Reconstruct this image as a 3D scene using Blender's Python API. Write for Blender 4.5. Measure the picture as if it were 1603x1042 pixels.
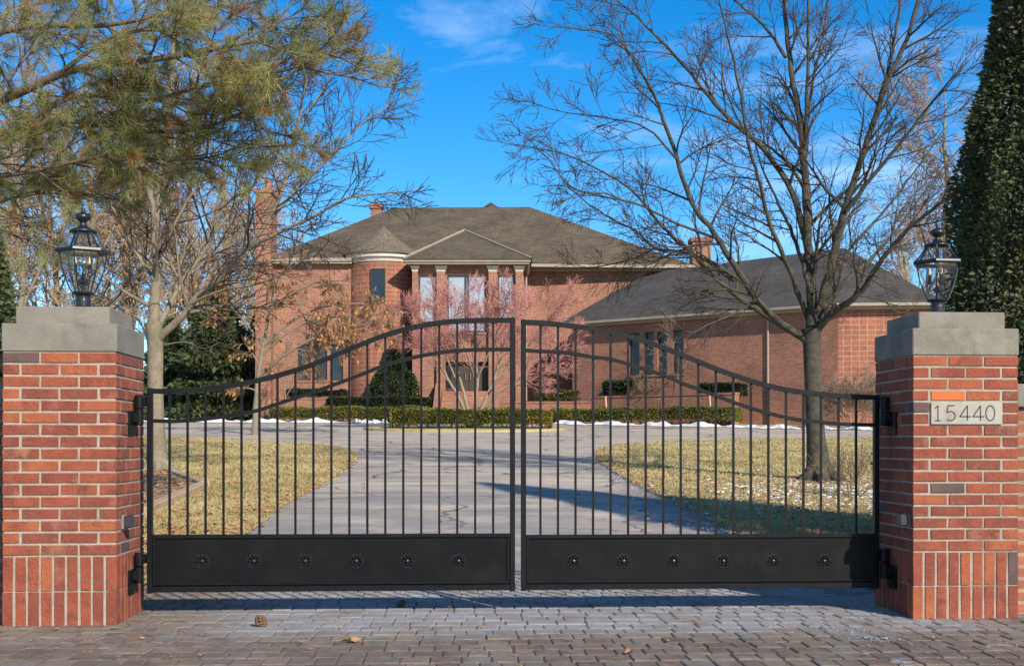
import bpy, bmesh, math, random
from mathutils import Vector as V, Matrix
R = math.radians
for o in list(bpy.data.objects): bpy.data.objects.remove(o)
scene = bpy.context.scene
COL = scene.collection

# ------------------------------------------------------------------ camera
F = 1915.0; HOR = 695.0; CXP = 801.5; PHI = 0.056
CAM = V((-0.45, -7.0, 1.02))
cd = bpy.data.cameras.new('camera'); cam = bpy.data.objects.new('camera', cd); COL.objects.link(cam)
cam.location = CAM; cam.rotation_euler = (R(90), 0, -PHI)
cd.sensor_width = 36; cd.lens = 36*F/1603; cd.shift_y = (HOR-521)/1603; cd.clip_end = 5000; cd.clip_start = .1
scene.camera = cam
# ------------------------------------------------------------------ light
SUN_AZ, SUN_EL = R(62), R(31)          # azimuth from +x turned towards the street
SD = V((math.cos(SUN_AZ)*math.cos(SUN_EL), -math.sin(SUN_AZ)*math.cos(SUN_EL), math.sin(SUN_EL)))
sl = bpy.data.lights.new('sun', 'SUN'); sl.energy = 3.0; sl.angle = R(1.2); sl.color = (1, .9, .76)
so = bpy.data.objects.new('sun', sl); COL.objects.link(so)
so.rotation_euler = SD.to_track_quat('Z', 'Y').to_euler(); so.location = (30, -10, 30)
w = bpy.data.worlds.new('World'); scene.world = w; w.use_nodes = True
nt = w.node_tree; nt.nodes.clear()
N = nt.nodes.new; L = nt.links.new
sky = N('ShaderNodeTexSky'); sky.sky_type = 'NISHITA'; sky.sun_disc = False
sky.sun_elevation = SUN_EL; sky.sun_rotation = math.atan2(SD.x, SD.y); sky.altitude = 1500; sky.air_density = 1.0; sky.dust_density = .15; sky.ozone_density = 3.0
hs = N('ShaderNodeHueSaturation'); hs.inputs['Saturation'].default_value = 1.41; hs.inputs['Value'].default_value = 1.0
tcw = N('ShaderNodeTexCoord'); mpw = N('ShaderNodeMapping'); mpw.inputs['Scale'].default_value = (1.2, 1.2, 7)
nz = N('ShaderNodeTexNoise'); nz.inputs['Scale'].default_value = 2.2; nz.inputs['Detail'].default_value = 8; nz.inputs['Roughness'].default_value = .62; nz.inputs['Distortion'].default_value = .6
cr = N('ShaderNodeValToRGB'); cr.color_ramp.elements[0].position = .47; cr.color_ramp.elements[1].position = .85
cr.color_ramp.elements[1].color = (.42, .42, .42, 1)
mxw = N('ShaderNodeMixRGB'); mxw.inputs['Color2'].default_value = (8.5, 9.2, 10, 1)
bg = N('ShaderNodeBackground'); bg.inputs['Strength'].default_value = .08
wo = N('ShaderNodeOutputWorld')
L(sky.outputs[0], hs.inputs['Color']); L(tcw.outputs['Generated'], mpw.inputs[0]); L(mpw.outputs[0], nz.inputs['Vector'])
L(nz.outputs['Fac'], cr.inputs[0]); L(cr.outputs[0], mxw.inputs['Fac']); L(hs.outputs[0], mxw.inputs['Color1'])
L(mxw.outputs[0], bg.inputs['Color']); L(bg.outputs[0], wo.inputs[0])
vs = scene.view_settings; vs.view_transform = 'Standard'; vs.look = 'None'; vs.gamma = 1; vs.exposure = 1.25; vs.use_curve_mapping = False
scene.render.engine = 'CYCLES'
scene.cycles.max_bounces = 6; scene.cycles.transparent_max_bounces = 12

# ------------------------------------------------------------------ coordinates
FW = V((math.sin(PHI), math.cos(PHI), 0)); RT = V((math.cos(PHI), -math.sin(PHI), 0)); UP = V((0, 0, 1))
def ray(px, py): return RT*((px-CXP)/F) + FW + UP*((HOR-py)/F)
def T(px, py, d): return CAM + ray(px, py)*d                     # point at camera distance d
def onY(px, py, Y): r = ray(px, py); return CAM + r*((Y-CAM.y)/r.y)   # point on the plane y = Y
def G(Y):                                                        # terrain height: level apron, rise to the house
    if Y < .8: return -0.02*max(0, -1.2-Y)
    t = Y-.8
    if t < 2.4: return .045*t*t/4.8
    return min(.045*(t-1.2), 2.0)
def ground(px, py):
    r = ray(px, py); d = 4.0
    while d < 400:
        p = CAM + r*d
        if p.z <= G(p.y): return p
        d += .02 if d < 30 else .05
    return CAM + r*400
def onG(px, d): p = T(px, HOR, d); return V((p.x, p.y, G(p.y)))

# ------------------------------------------------------------------ materials
MATS = {}
def mat(name, c1, c2=None, scale=6, rough=.8, bump=0, bscale=40, metal=0, c3=None, s3=1.5, spec=.5, rnd=True, coords='Object', tl=0, lo=.35, hi=.65):
    m = bpy.data.materials.new(name); m.use_nodes = True; MATS[name] = m
    t = m.node_tree; n = t.nodes; b = n['Principled BSDF']; k = t.links.new
    b.inputs['Roughness'].default_value = rough; b.inputs['Metallic'].default_value = metal; b.inputs['Specular IOR Level'].default_value = spec
    b.inputs['Base Color'].default_value = (*c1, 1)
    tc = n.new('ShaderNodeTexCoord'); src = tc.outputs[coords]
    if coords == 'World':
        pass
    oi = n.new('ShaderNodeObjectInfo')
    def noise(s, d=5, r=.6):
        z = n.new('ShaderNodeTexNoise'); z.noise_dimensions = '4D'; z.inputs['Scale'].default_value = s; z.inputs['Detail'].default_value = d; z.inputs['Roughness'].default_value = r
        k(src, z.inputs['Vector'])
        if rnd:
            mm = n.new('ShaderNodeMath'); mm.operation = 'MULTIPLY'; mm.inputs[1].default_value = 37; k(oi.outputs['Random'], mm.inputs[0]); k(mm.outputs[0], z.inputs['W'])
        return z
    out = None
    if c2:
        z = noise(scale); rp = n.new('ShaderNodeValToRGB'); rp.color_ramp.elements[0].position = lo; rp.color_ramp.elements[1].position = hi
        rp.color_ramp.elements[0].color = (*c1, 1); rp.color_ramp.elements[1].color = (*c2, 1)
        k(z.outputs['Fac'], rp.inputs[0]); out = rp.outputs[0]
        if c3:
            z2 = noise(s3, 6, .65); r2 = n.new('ShaderNodeValToRGB'); r2.color_ramp.elements[0].position = .52; r2.color_ramp.elements[1].position = .66
            k(z2.outputs['Fac'], r2.inputs[0]); mx = n.new('ShaderNodeMixRGB'); k(r2.outputs[0], mx.inputs[0]); k(out, mx.inputs[1]); mx.inputs[2].default_value = (*c3, 1); out = mx.outputs[0]
        k(out, b.inputs['Base Color'])
    if bump:
        z = noise(bscale, 6, .65); bp = n.new('ShaderNodeBump'); bp.inputs['Strength'].default_value = bump; bp.inputs['Distance'].default_value = .02
        k(z.outputs['Fac'], bp.inputs['Height']); k(bp.outputs[0], b.inputs['Normal'])
    m['col'] = 1
    return m
def color_out(m):                                   # socket that feeds base colour
    b = m.node_tree.nodes['Principled BSDF']; return b.inputs['Base Color'].links[0].from_socket
def add_frost(m, band, thr, col=(.62, .66, .72), scale=2.2, amt=.9, wet=None):
    """frost lying on a surface: patches with their own shape inside a strip of the place. band=(x0,x1,y0,y1,soft)"""
    t = m.node_tree; n = t.nodes; k = t.links.new; b = n['Principled BSDF']; src = color_out(m)
    g = n.new('ShaderNodeNewGeometry'); sx = n.new('ShaderNodeSeparateXYZ'); k(g.outputs['Position'], sx.inputs[0])
    def edge(s, a, c, lo=True):
        r = n.new('ShaderNodeMapRange'); r.interpolation_type = 'SMOOTHSTEP'; k(s, r.inputs['Value'])
        r.inputs['From Min'].default_value = a; r.inputs['From Max'].default_value = c; r.inputs['To Min'].default_value = 0 if lo else 1; r.inputs['To Max'].default_value = 1 if lo else 0
        return r.outputs[0]
    def mul(a, c):
        q = n.new('ShaderNodeMath'); q.operation = 'MULTIPLY'; k(a, q.inputs[0]); k(c, q.inputs[1]); return q.outputs[0]
    x0, x1, y0, y1, s = band
    f = mul(mul(edge(sx.outputs[0], x0-s, x0+s), edge(sx.outputs[0], x1-s, x1+s, False)), mul(edge(sx.outputs[1], y0-s, y0+s), edge(sx.outputs[1], y1-s, y1+s, False)))
    z = n.new('ShaderNodeTexNoise'); z.inputs['Scale'].default_value = scale; z.inputs['Detail'].default_value = 9; z.inputs['Roughness'].default_value = .68
    k(g.outputs['Position'], z.inputs['Vector'])
    zr = n.new('ShaderNodeMapRange'); zr.inputs['From Min'].default_value = thr-.1; zr.inputs['From Max'].default_value = thr+.12; zr.inputs['To Max'].default_value = amt; k(z.outputs['Fac'], zr.inputs['Value'])
    f = mul(f, zr.outputs[0])
    mx = n.new('ShaderNodeMixRGB'); k(f, mx.inputs[0]); k(src, mx.inputs[1]); mx.inputs[2].default_value = (*col, 1); k(mx.outputs[0], b.inputs['Base Color'])
def leafmat(name, c1, c2, c3=None, tl=.3, scale=1.5, rough=.6):
    m = mat(name, c1, c2, scale=scale, rough=rough, c3=c3, s3=.8, spec=.25)
    if tl:
        t = m.node_tree; n = t.nodes; b = n['Principled BSDF']; k = t.links.new
        tr = n.new('ShaderNodeBsdfTranslucent'); k(color_out(m), tr.inputs[0]); ms = n.new('ShaderNodeMixShader'); ms.inputs[0].default_value = tl
        k(b.outputs[0], ms.inputs[1]); k(tr.outputs[0], ms.inputs[2]); k(ms.outputs[0], n['Material Output'].inputs[0])
    return m
def coursed(name, cols, bw, bh, mort, msize, rough=.85, bump=.3, offs=.5, patch=None, weather=None):
    """masonry or shingles too far away to tell apart; uv in metres"""
    m = mat(name, cols[0], cols[1], rough=rough, rnd=False); t = m.node_tree; n = t.nodes; k = t.links.new; b = n['Principled BSDF']
    uv = n.new('ShaderNodeUVMap'); br = n.new('ShaderNodeTexBrick'); k(uv.outputs[0], br.inputs['Vector'])
    br.inputs['Scale'].default_value = 1; br.inputs['Brick Width'].default_value = bw; br.inputs['Row Height'].default_value = bh; br.inputs['Mortar Size'].default_value = msize; br.inputs['Mortar Smooth'].default_value = .2
    br.offset = offs; br.inputs['Color1'].default_value = (*cols[0], 1); br.inputs['Color2'].default_value = (*cols[1], 1); br.inputs['Mortar'].default_value = (*mort, 1)
    z = n.new('ShaderNodeTexNoise'); z.inputs['Scale'].default_value = .8; z.inputs['Detail'].default_value = 7; k(uv.outputs[0], z.inputs['Vector'])
    rp = n.new('ShaderNodeValToRGB'); rp.color_ramp.elements[0].position = .35; rp.color_ramp.elements[1].position = .68
    rp.color_ramp.elements[0].color = (*(weather or (.72, .7, .7)), 1); rp.color_ramp.elements[1].color = (1.15, 1.12, 1.08, 1); k(z.outputs['Fac'], rp.inputs[0])
    mx = n.new('ShaderNodeMixRGB'); mx.blend_type = 'MULTIPLY'; mx.inputs[0].default_value = 1; k(br.outputs[0], mx.inputs[1]); k(rp.outputs[0], mx.inputs[2])
    z3 = n.new('ShaderNodeTexNoise'); z3.inputs['Scale'].default_value = 9; z3.inputs['Detail'].default_value = 3; k(uv.outputs[0], z3.inputs['Vector'])
    m3 = n.new('ShaderNodeMixRGB'); m3.blend_type = 'OVERLAY'; m3.inputs[0].default_value = .45; k(mx.outputs[0], m3.inputs[1]); k(z3.outputs['Fac'], m3.inputs[2])
    k(m3.outputs[0], b.inputs['Base Color'])
    bp = n.new('ShaderNodeBump'); bp.inputs['Strength'].default_value = bump; bp.inputs['Distance'].default_value = .03; bp.invert = True; k(br.outputs['Fac'], bp.inputs['Height']); k(bp.outputs[0], b.inputs['Normal'])
    return m
BRICKS = [mat('brick_red', (.215, .05, .026), (.29, .075, .036), 11, .9, .6, 70, c3=(.15, .042, .028), s3=9),
          mat('brick_orange', (.27, .068, .028), (.34, .1, .042), 11, .9, .6, 70, c3=(.2, .05, .03), s3=9),
          mat('brick_deep', (.165, .04, .024), (.23, .058, .033), 11, .9, .6, 70, c3=(.28, .1, .065), s3=9),
          mat('brick_flashed', (.24, .06, .028), (.12, .042, .03), 9, .9, .6, 70, c3=(.3, .12, .065), s3=9),
          mat('brick_bright', (.5, .12, .03), (.43, .1, .035), 7, .8, .3, 60),
          mat('brick_dark', (.07, .042, .04), (.11, .06, .05), 9, .8, .35, 60)]
BW = [36, 20, 28, 14, 0, 3]
M_MORT = mat('mortar', (.29, .255, .2), (.37, .33, .265), 25, .95, .5, 120, c3=(.2, .17, .125), s3=3)
M_LIME = mat('limestone', (.165, .148, .12), (.22, .2, .165), 5, .92, .35, 90, c3=(.13, .12, .1), s3=2.2)
M_LIMEG = mat('weathered_limestone', (.165, .15, .12), (.23, .207, .167), 6, .92, .4, 80, c3=(.125, .12, .095), s3=4)
M_IRON = mat('black_iron', (.0045, .0045, .005), (.008, .008, .0085), 12, .42, .06, 80, spec=.2)
M_PANEL = mat('black_panel', (.004, .004, .0045), (.0085, .008, .0075), 4, .45, .05, 60, c3=(.011, .01, .009), s3=3, spec=.15)
M_LAMP = mat('lantern_black', (.008, .01, .014), (.013, .016, .022), 12, .35, .03, 80)
M_NUM = mat('engraved_grey', (.03, .03, .032), (.05, .05, .05), 30, .9)
M_PLAQ = mat('plaque_stone', (.3, .275, .235), (.37, .34, .295), 9, .9, .2, 90, c3=(.25, .23, .2), s3=6)
M_GREYBOX = mat('grey_plastic', (.02, .022, .028), (.03, .033, .04), 8, .35)
PAV = [mat('paver_tan', (.18, .14, .105), (.24, .192, .147), 22, .92, .6, 110, c3=(.095, .075, .06), s3=6),
       mat('paver_brown', (.15, .107, .08), (.2, .147, .112), 22, .92, .6, 110, c3=(.08, .06, .05), s3=6),
       mat('paver_grey', (.16, .137, .117), (.215, .188, .16), 22, .92, .6, 110, c3=(.085, .075, .067), s3=6)]
for m in PAV:
    add_frost(m, (-9, 9, -4.5, -.62, .25), .5, (.075, .056, .044), 1.3, .65)      # damp dark patches
    add_frost(m, (-1.75, 2.6, -.42, 3.5, .3), .43, (.3, .3, .315), 2.4, .8)
M_JOINT = mat('joint_sand', (.07, .058, .046), (.11, .092, .073), 20, .95, .5, 90)
add_frost(M_JOINT, (-1.75, 2.6, -.35, 3.5, .3), .47, (.27, .27, .285), 2.4, .8)
M_ASPH = mat('asphalt', (.4, .345, .28), (.46, .4, .33), .9, .9, .4, 90, c3=(.31, .275, .235), s3=.35, spec=.25)
def add_cracks(m):
    t = m.node_tree; n = t.nodes; k = t.links.new; src = color_out(m); g = n.new('ShaderNodeNewGeometry')
    nz_ = n.new('ShaderNodeTexNoise'); nz_.inputs['Scale'].default_value = .7; nz_.inputs['Detail'].default_value = 4; k(g.outputs['Position'], nz_.inputs['Vector'])
    ad = n.new('ShaderNodeVectorMath'); ad.operation = 'MULTIPLY_ADD'; k(nz_.outputs['Color'], ad.inputs[0]); ad.inputs[1].default_value = (1.6, 1.6, 1.6); k(g.outputs['Position'], ad.inputs[2])
    vo = n.new('ShaderNodeTexVoronoi'); vo.feature = 'DISTANCE_TO_EDGE'; vo.inputs['Scale'].default_value = .3; k(ad.outputs[0], vo.inputs['Vector'])
    mr = n.new('ShaderNodeMapRange'); mr.inputs['From Min'].default_value = .004; mr.inputs['From Max'].default_value = .012; mr.inputs['To Min'].default_value = .75; mr.inputs['To Max'].default_value = 0; k(vo.outputs['Distance'], mr.inputs['Value'])
    mx = n.new('ShaderNodeMixRGB'); k(mr.outputs[0], mx.inputs[0]); k(src, mx.inputs[1]); mx.inputs[2].default_value = (.035, .032, .03, 1)
    mp = n.new('ShaderNodeMapping'); mp.inputs['Scale'].default_value = (.35, 2.2, 1); k(g.outputs['Position'], mp.inputs[0]); z2 = n.new('ShaderNodeTexNoise'); z2.inputs['Scale'].default_value = .9; z2.inputs['Detail'].default_value = 8; z2.inputs['Roughness'].default_value = .7; k(mp.outputs[0], z2.inputs['Vector'])
    rp = n.new('ShaderNodeValToRGB'); rp.color_ramp.elements[0].position = .36; rp.color_ramp.elements[0].color = (.58, .57, .57, 1); rp.color_ramp.elements[1].position = .62; rp.color_ramp.elements[1].color = (1.14, 1.12, 1.1, 1); k(z2.outputs['Fac'], rp.inputs[0])
    m2 = n.new('ShaderNodeMixRGB'); m2.blend_type = 'MULTIPLY'; m2.inputs[0].default_value = 1; k(mx.outputs[0], m2.inputs[1]); k(rp.outputs[0], m2.inputs[2]); k(m2.outputs[0], n['Principled BSDF'].inputs['Base Color'])
add_cracks(M_ASPH)
add_frost(M_ASPH, (-4.5, 5.5, .6, 10.5, 1.5), .46, (.2, .195, .2), 1.1, .75)
M_LAWN = mat('dormant_lawn', (.33, .26, .115), (.42, .34, .165), 1.2, .95, .6, 30, c3=(.22, .17, .085), s3=.35)
add_frost(M_LAWN, (4.0, 9.5, 5.5, 11.5, 1.2), .5, (.5, .52, .55), 1.6, .8)
M_MULCH = mat('mulch', (.12, .08, .05), (.2, .14, .09), 9, .95, .7, 30, c3=(.28, .2, .12), s3=5)
M_GRASS = leafmat('dry_grass_blade', (.39, .31, .14), (.49, .41, .215), (.25, .22, .1), .25, .7, .7)
M_ICE = mat('thin_ice', (.2, .205, .215), (.3, .305, .32), 25, .3, .5, 60, c3=(.13, .12, .11), s3=18)
M_SNOW = mat('snow', (.6, .61, .62), (.74, .75, .77), 4, .8, .6, 12, c3=(.5, .49, .46), s3=3)
HB = coursed('house_brick', ((.29, .1, .056), (.2, .066, .037)), .215, .072, (.27, .195, .14), .012, weather=(.8, .78, .77))
HBLOCK = coursed('house_block_brick', ((.285, .1, .056), (.225, .077, .044)), .3, .2, (.31, .22, .155), .014, offs=0, weather=(.8, .78, .77))
M_ROOF = coursed('shingles', ((.115, .09, .058), (.075, .058, .038)), .3, .14, (.035, .028, .02), .012, .95, .5, weather=(.75, .72, .7))
M_ROOFW = coursed('charcoal_shingles', ((.07, .063, .056), (.045, .042, .04)), .3, .14, (.03, .028, .026), .012, .95, .5, weather=(.75, .72, .72))
M_ROOFT = coursed('sunlit_turret_shingles', ((.17, .14, .098), (.12, .097, .068)), .3, .14, (.055, .045, .034), .012, .95, .5, weather=(.8, .78, .75))  # main roof shingles made lighter; the cone's sunlit contrast is in the colour
M_TRIM = mat('taupe_trim', (.24, .2, .145), (.29, .24, .175), 3, .6)
M_TRIML = mat('cream_trim', (.5, .45, .37), (.56, .51, .42), 3, .6)
M_FRAME = mat('bronze_frame', (.018, .014, .012), (.03, .024, .02), 5, .4)
M_GLASSD = mat('dark_glass', (.012, .014, .016), (.02, .024, .026), 1, .06, spec=.5)
M_BLIND = mat('pale_blinds', (.4, .41, .43), (.47, .48, .5), 1.2, .7)
M_DOOR = mat('dark_door', (.03, .017, .012), (.05, .028, .018), 4, .5)
M_BARK = mat('grey_brown_bark', (.036, .031, .023), (.075, .064, .046), 14, .95, .9, 25, c3=(.075, .075, .035), s3=2)
M_BARKP = mat('pale_bark', (.16, .13, .09), (.24, .2, .145), 12, .95, .8, 22, c3=(.14, .125, .075), s3=2)
M_TWIG = mat('twig', (.036, .026, .02), (.065, .046, .034), 3, .9)
M_TWIGP = mat('tan_twig', (.14, .095, .062), (.21, .15, .1), 3, .9)
M_TWIGF = mat('far_twig', (.24, .16, .09), (.34, .24, .14), .6, .9)
M_TWIGR = mat('red_twig', (.36, .145, .125), (.44, .21, .18), 3, .85)
M_MAPBARK = mat('maple_bark', (.19, .15, .105), (.26, .205, .15), 6, .9, .4)
M_PINEBARK = mat('pine_bark', (.1, .07, .05), (.17, .12, .085), 14, .95, .9, 25)
M_NEEDLE = leafmat('pine_needles', (.23, .25, .095), (.38, .38, .15), (.43, .36, .15), .5, .8)
M_NEEDLEB = leafmat('brown_needles', (.25, .12, .045), (.33, .17, .06), None, .3, .8)
M_ARB = leafmat('arborvitae_leaf', (.042, .06, .026), (.085, .11, .045), (.12, .11, .048), .2, 1.6)
M_ARBL = leafmat('yew_leaf_light', (.05, .06, .015), (.1, .1, .022), (.16, .12, .025), .2, 1.3)
M_YEW = leafmat('hedge_leaf', (.075, .09, .02), (.17, .165, .038), (.27, .21, .042), .25, 1.0)
M_YEWD = leafmat('dark_hedge_leaf', (.016, .03, .012), (.035, .055, .018), None, .2, 1.5)
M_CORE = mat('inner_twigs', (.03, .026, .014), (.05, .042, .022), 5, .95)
M_TANLEAF = leafmat('tan_leaf', (.4, .18, .06), (.5, .26, .1), (.3, .12, .045), .35, 2)
M_LITTER = leafmat('fallen_leaf', (.33, .17, .07), (.45, .27, .13), (.22, .1, .045), .1, 5)
M_TIMBER = mat('landscape_timber', (.3, .2, .125), (.4, .28, .18), 6, .9, .4, 30)
M_STAKE = mat('stake_wood', (.5, .26, .15), (.56, .32, .2), 5, .8)
M_BULB = mat('candle_sleeve', (.6, .42, .2), (.68, .5, .27), 9, .5)
def glassmat(name, tint, refl):
    m = bpy.data.materials.new(name); m.use_nodes = True; t = m.node_tree; n = t.nodes; n.clear(); k = t.links.new
    tr = n.new('ShaderNodeBsdfTransparent'); tr.inputs[0].default_value = (*tint, 1); gl = n.new('ShaderNodeBsdfGlossy'); gl.inputs['Roughness'].default_value = .03
    fr = n.new('ShaderNodeLayerWeight'); fr.inputs['Blend'].default_value = .5; pw = n.new('ShaderNodeMath'); pw.operation = 'POWER'; pw.inputs[1].default_value = 4; k(fr.outputs['Facing'], pw.inputs[0]); ad = n.new('ShaderNodeMath'); ad.operation = 'MULTIPLY_ADD'; ad.inputs[1].default_value = .6; ad.inputs[2].default_value = refl; k(pw.outputs[0], ad.inputs[0])
    mx = n.new('ShaderNodeMixShader'); k(ad.outputs[0], mx.inputs[0]); k(tr.outputs[0], mx.inputs[1]); k(gl.outputs[0], mx.inputs[2]); o = n.new('ShaderNodeOutputMaterial'); k(mx.outputs[0], o.inputs[0]); return m
M_GLASS = glassmat('lantern_glass', (.96, .975, .965), .07)
M_WGLASS = glassmat('window_glass', (.93, .95, .96), .08)

# ------------------------------------------------------------------ mesh helpers
class MB:
    def __init__(s): s.v = []; s.f = []
    def add(s, vs, fs):
        n = len(s.v); s.v.extend(vs); s.f.extend(tuple(i+n for i in f) for f in fs)
    def box(s, a, b):
        (x0, y0, z0), (x1, y1, z1) = a, b
        s.add([(x0,y0,z0),(x1,y0,z0),(x1,y1,z0),(x0,y1,z0),(x0,y0,z1),(x1,y0,z1),(x1,y1,z1),(x0,y1,z1)],
              [(0,3,2,1),(4,5,6,7),(0,1,5,4),(1,2,6,5),(2,3,7,6),(3,0,4,7)])
    def prism(s, pts, z0, z1):      # pts counter-clockwise in plan; z may be function
        n = len(pts); s.add([(x, y, z0) for x, y in pts]+[(x, y, z1) for x, y in pts],
              [tuple(range(n-1, -1, -1)), tuple(range(n, 2*n))]+[(i, (i+1) % n, n+(i+1) % n, n+i) for i in range(n)])
    def lathe(s, c, prof, n=16, ph=0, cap=True):
        vs = []; fs = []
        for r, z in prof:
            for i in range(n): a = ph+2*math.pi*i/n; vs.append((c[0]+r*math.cos(a), c[1]+r*math.sin(a), c[2]+z))
        for k in range(len(prof)-1):
            for i in range(n): j = (i+1) % n; fs.append((k*n+i, k*n+j, (k+1)*n+j, (k+1)*n+i))
        if cap: fs.append(tuple(range(n-1, -1, -1))); fs.append(tuple(range((len(prof)-1)*n, len(prof)*n)))
        s.add(vs, fs)
    def tube(s, pts, rad, n=6, cap=False):
        base = len(s.v); m = len(pts); ref = None
        for i in range(m):
            t = pts[min(i+1, m-1)]-pts[max(i-1, 0)]
            if t.length < 1e-9: t = V((0, 0, 1))
            t.normalize()
            if ref is None: ref = V((1, 0, 0)) if abs(t.x) < .6 else V((0, 1, 0))
            u = t.cross(ref)
            if u.length < .05: ref = V((0, 1, .3)); u = t.cross(ref)
            u.normalize(); w_ = t.cross(u); r = rad[i]; p = pts[i]
            for k in range(n):
                a = 2*math.pi*k/n; s.v.append(p+(u*math.cos(a)+w_*math.sin(a))*r)
        for i in range(m-1):
            b = base+i*n
            for k in range(n): j = (k+1) % n; s.f.append((b+k, b+j, b+n+j, b+n+k))
        if cap:
            s.f.append(tuple(range(base+n-1, base-1, -1))); s.f.append(tuple(range(base+(m-1)*n, base+m*n)))
    def bar(s, a, b, wx, wy):     # rectangular bar along a-b
        a = V(a); b = V(b); t = (b-a).normalized(); u = t.cross(V((0, 1, 0)))
        if u.length < .01: u = V((1, 0, 0))
        u.normalize(); q = t.cross(u); h = u*wx/2; g = q*wy/2
        s.add([a-h-g, a+h-g, a+h+g, a-h+g, b-h-g, b+h-g, b+h+g, b-h+g], [(0,3,2,1),(4,5,6,7),(0,1,5,4),(1,2,6,5),(2,3,7,6),(3,0,4,7)])
    def build(s, name, material, parent=None, origin=None, smooth=False, uv=False, bevel=0):
        me = bpy.data.meshes.new(name)
        o_ = V(origin) if origin is not None else (V(parent.location) if parent is not None and not parent.get('localspace') else V((0, 0, 0)))
        if o_.length > 0: vs_ = [(p[0]-o_.x, p[1]-o_.y, p[2]-o_.z) for p in s.v]
        else: vs_ = [tuple(p) for p in s.v]
        me.from_pydata(vs_, [], s.f); me.update()
        if bevel:
            bm = bmesh.new(); bm.from_mesh(me); bmesh.ops.bevel(bm, geom=[e for e in bm.edges if len(e.link_faces) == 2 and e.calc_face_angle(0) > .5], offset=bevel, segments=1, affect='EDGES', clamp_overlap=True); bm.to_mesh(me); bm.free()
        if smooth: me.polygons.foreach_set('use_smooth', [True]*len(me.polygons))
        if uv:
            ul = me.uv_layers.new(name='UVMap').data; Z = V((0, 0, 1))
            for p in me.polygons:
                nn = p.normal
                t = Z.cross(nn) if abs(nn.z) < .98 else V((1, 0, 0))
                t.normalize(); b = nn.cross(t)
                for li in p.loop_indices:
                    c = me.vertices[me.loops[li].vertex_index].co; ul[li].uv = (c.dot(t), c.dot(b))
        me.materials.append(material); ob = bpy.data.objects.new(name, me); COL.objects.link(ob)
        if parent is not None: ob.parent = parent
        elif origin is not None: ob.location = o_
        return ob
def thing(name, label, cat, loc=(0, 0, 0), group=None, rz=0):
    o = bpy.data.objects.new(name, None); COL.objects.link(o); o.location = loc; o.rotation_euler = (0, 0, rz); o.empty_display_size = .2
    o['label'] = label; o['category'] = cat
    if group: o['group'] = group
    return o
def tag(o, label, cat=None, group=None, kind=None):
    if label: o['label'] = label
    if cat: o['category'] = cat
    if group: o['group'] = group
    if kind: o['kind'] = kind
    return o
def copy_tree(o, parent=None):
    c = o.copy(); COL.objects.link(c); c.parent = parent
    for ch in list(o.children): copy_tree(ch, c)
    return c
rng = random.Random(7)

# ------------------------------------------------------------------ ground, drive, lawns
def rows(y0, y1, st):
    out = []; y = y0
    while y < y1-1e-6: out.append(y); y += st
    out.append(y1); return out
def sheet(ys, fl, fr, dz, n=1, rag=0, seed=0, skirt=0):
    mb = MB(); rr = random.Random(seed); vs = []; fs = []
    for y in ys:
        a, b = fl(y), fr(y)
        if rag: a += rr.uniform(-rag, rag); b += rr.uniform(-rag, rag)
        for i in range(n+1): vs.append((a+(b-a)*i/n, y, G(y)+dz))
    for j in range(len(ys)-1):
        for i in range(n): q = j*(n+1)+i; fs.append((q, q+1, q+n+2, q+n+1))
    if skirt:
        for col in (0, n):
            base = len(vs)
            for j in range(len(ys)): p = vs[j*(n+1)+col]; vs.append((p[0], p[1], p[2]-skirt))
            for j in range(len(ys)-1): fs.append((j*(n+1)+col, base+j, base+j+1, (j+1)*(n+1)+col))
    mb.add(vs, fs); return mb
gy = rows(-60, 60, .5)+[80, 120, 250, 600, 1500]
tag(sheet(gy, lambda y: -1500, lambda y: 1500, -.06).build('ground', M_LAWN), None, kind='structure')
tag(sheet(rows(2.35, 47.5, .4), lambda y: -34, lambda y: 34, -.004, 4).build('driveway', M_ASPH), None, kind='structure')
def poly_fn(pxs, side):
    pts = sorted(((p.y, p.x) for p in (ground(*q) for q in pxs)))
    def f(y):
        if y <= pts[0][0]: return pts[0][1]
        for (ya, xa), (yb, xb) in zip(pts, pts[1:]):
            if y <= yb: t = (y-ya)/(yb-ya+1e-9); return xa+(xb-xa)*t
        return side*34
    return f, pts
fL, pL = poly_fn([(250, 900), (380, 838), (445, 790), (498, 760), (535, 740), (552, 725), (556, 716), (548, 708), (522, 701), (480, 697), (400, 692), (320, 688), (200, 684), (-100, 681)], -1)
fR, pR = poly_fn([(1330, 905), (1165, 838), (1085, 800), (1010, 765), (965, 740), (940, 722), (933, 712), (942, 703), (985, 696), (1060, 692), (1200, 689), (1380, 687), (1700, 685)], 1)
tag(sheet(rows(.95, pL[-1][0], .12), lambda y: -34, fL, .035, 6, .03, 1, .09).build('lawn', M_LAWN), 'dormant yellow lawn left of the drive', kind='structure')
tag(sheet(rows(.95, pR[-1][0], .12), fR, lambda y: 34, .035, 6, .03, 2, .09).build('lawn', M_LAWN), 'dormant yellow lawn right of the drive', kind='structure')
tag(sheet(rows(46.2, 60, .6), lambda y: -60, lambda y: 60, .03, 4, 0, 3, .09).build('planting_bed', M_MULCH), 'ground beds before the house', kind='structure')
bp_ = [T(840, HOR, 50.6), T(1148, HOR, 46.4), T(1420, HOR, 44.0), T(1700, HOR, 42.5)]
def fB(y):
    for a, b in zip(bp_, bp_[1:]):
        if b.y <= y <= a.y: return a.x+(b.x-a.x)*(y-a.y)/(b.y-a.y)
    return bp_[-1].x if y < bp_[-1].y else bp_[0].x
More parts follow.
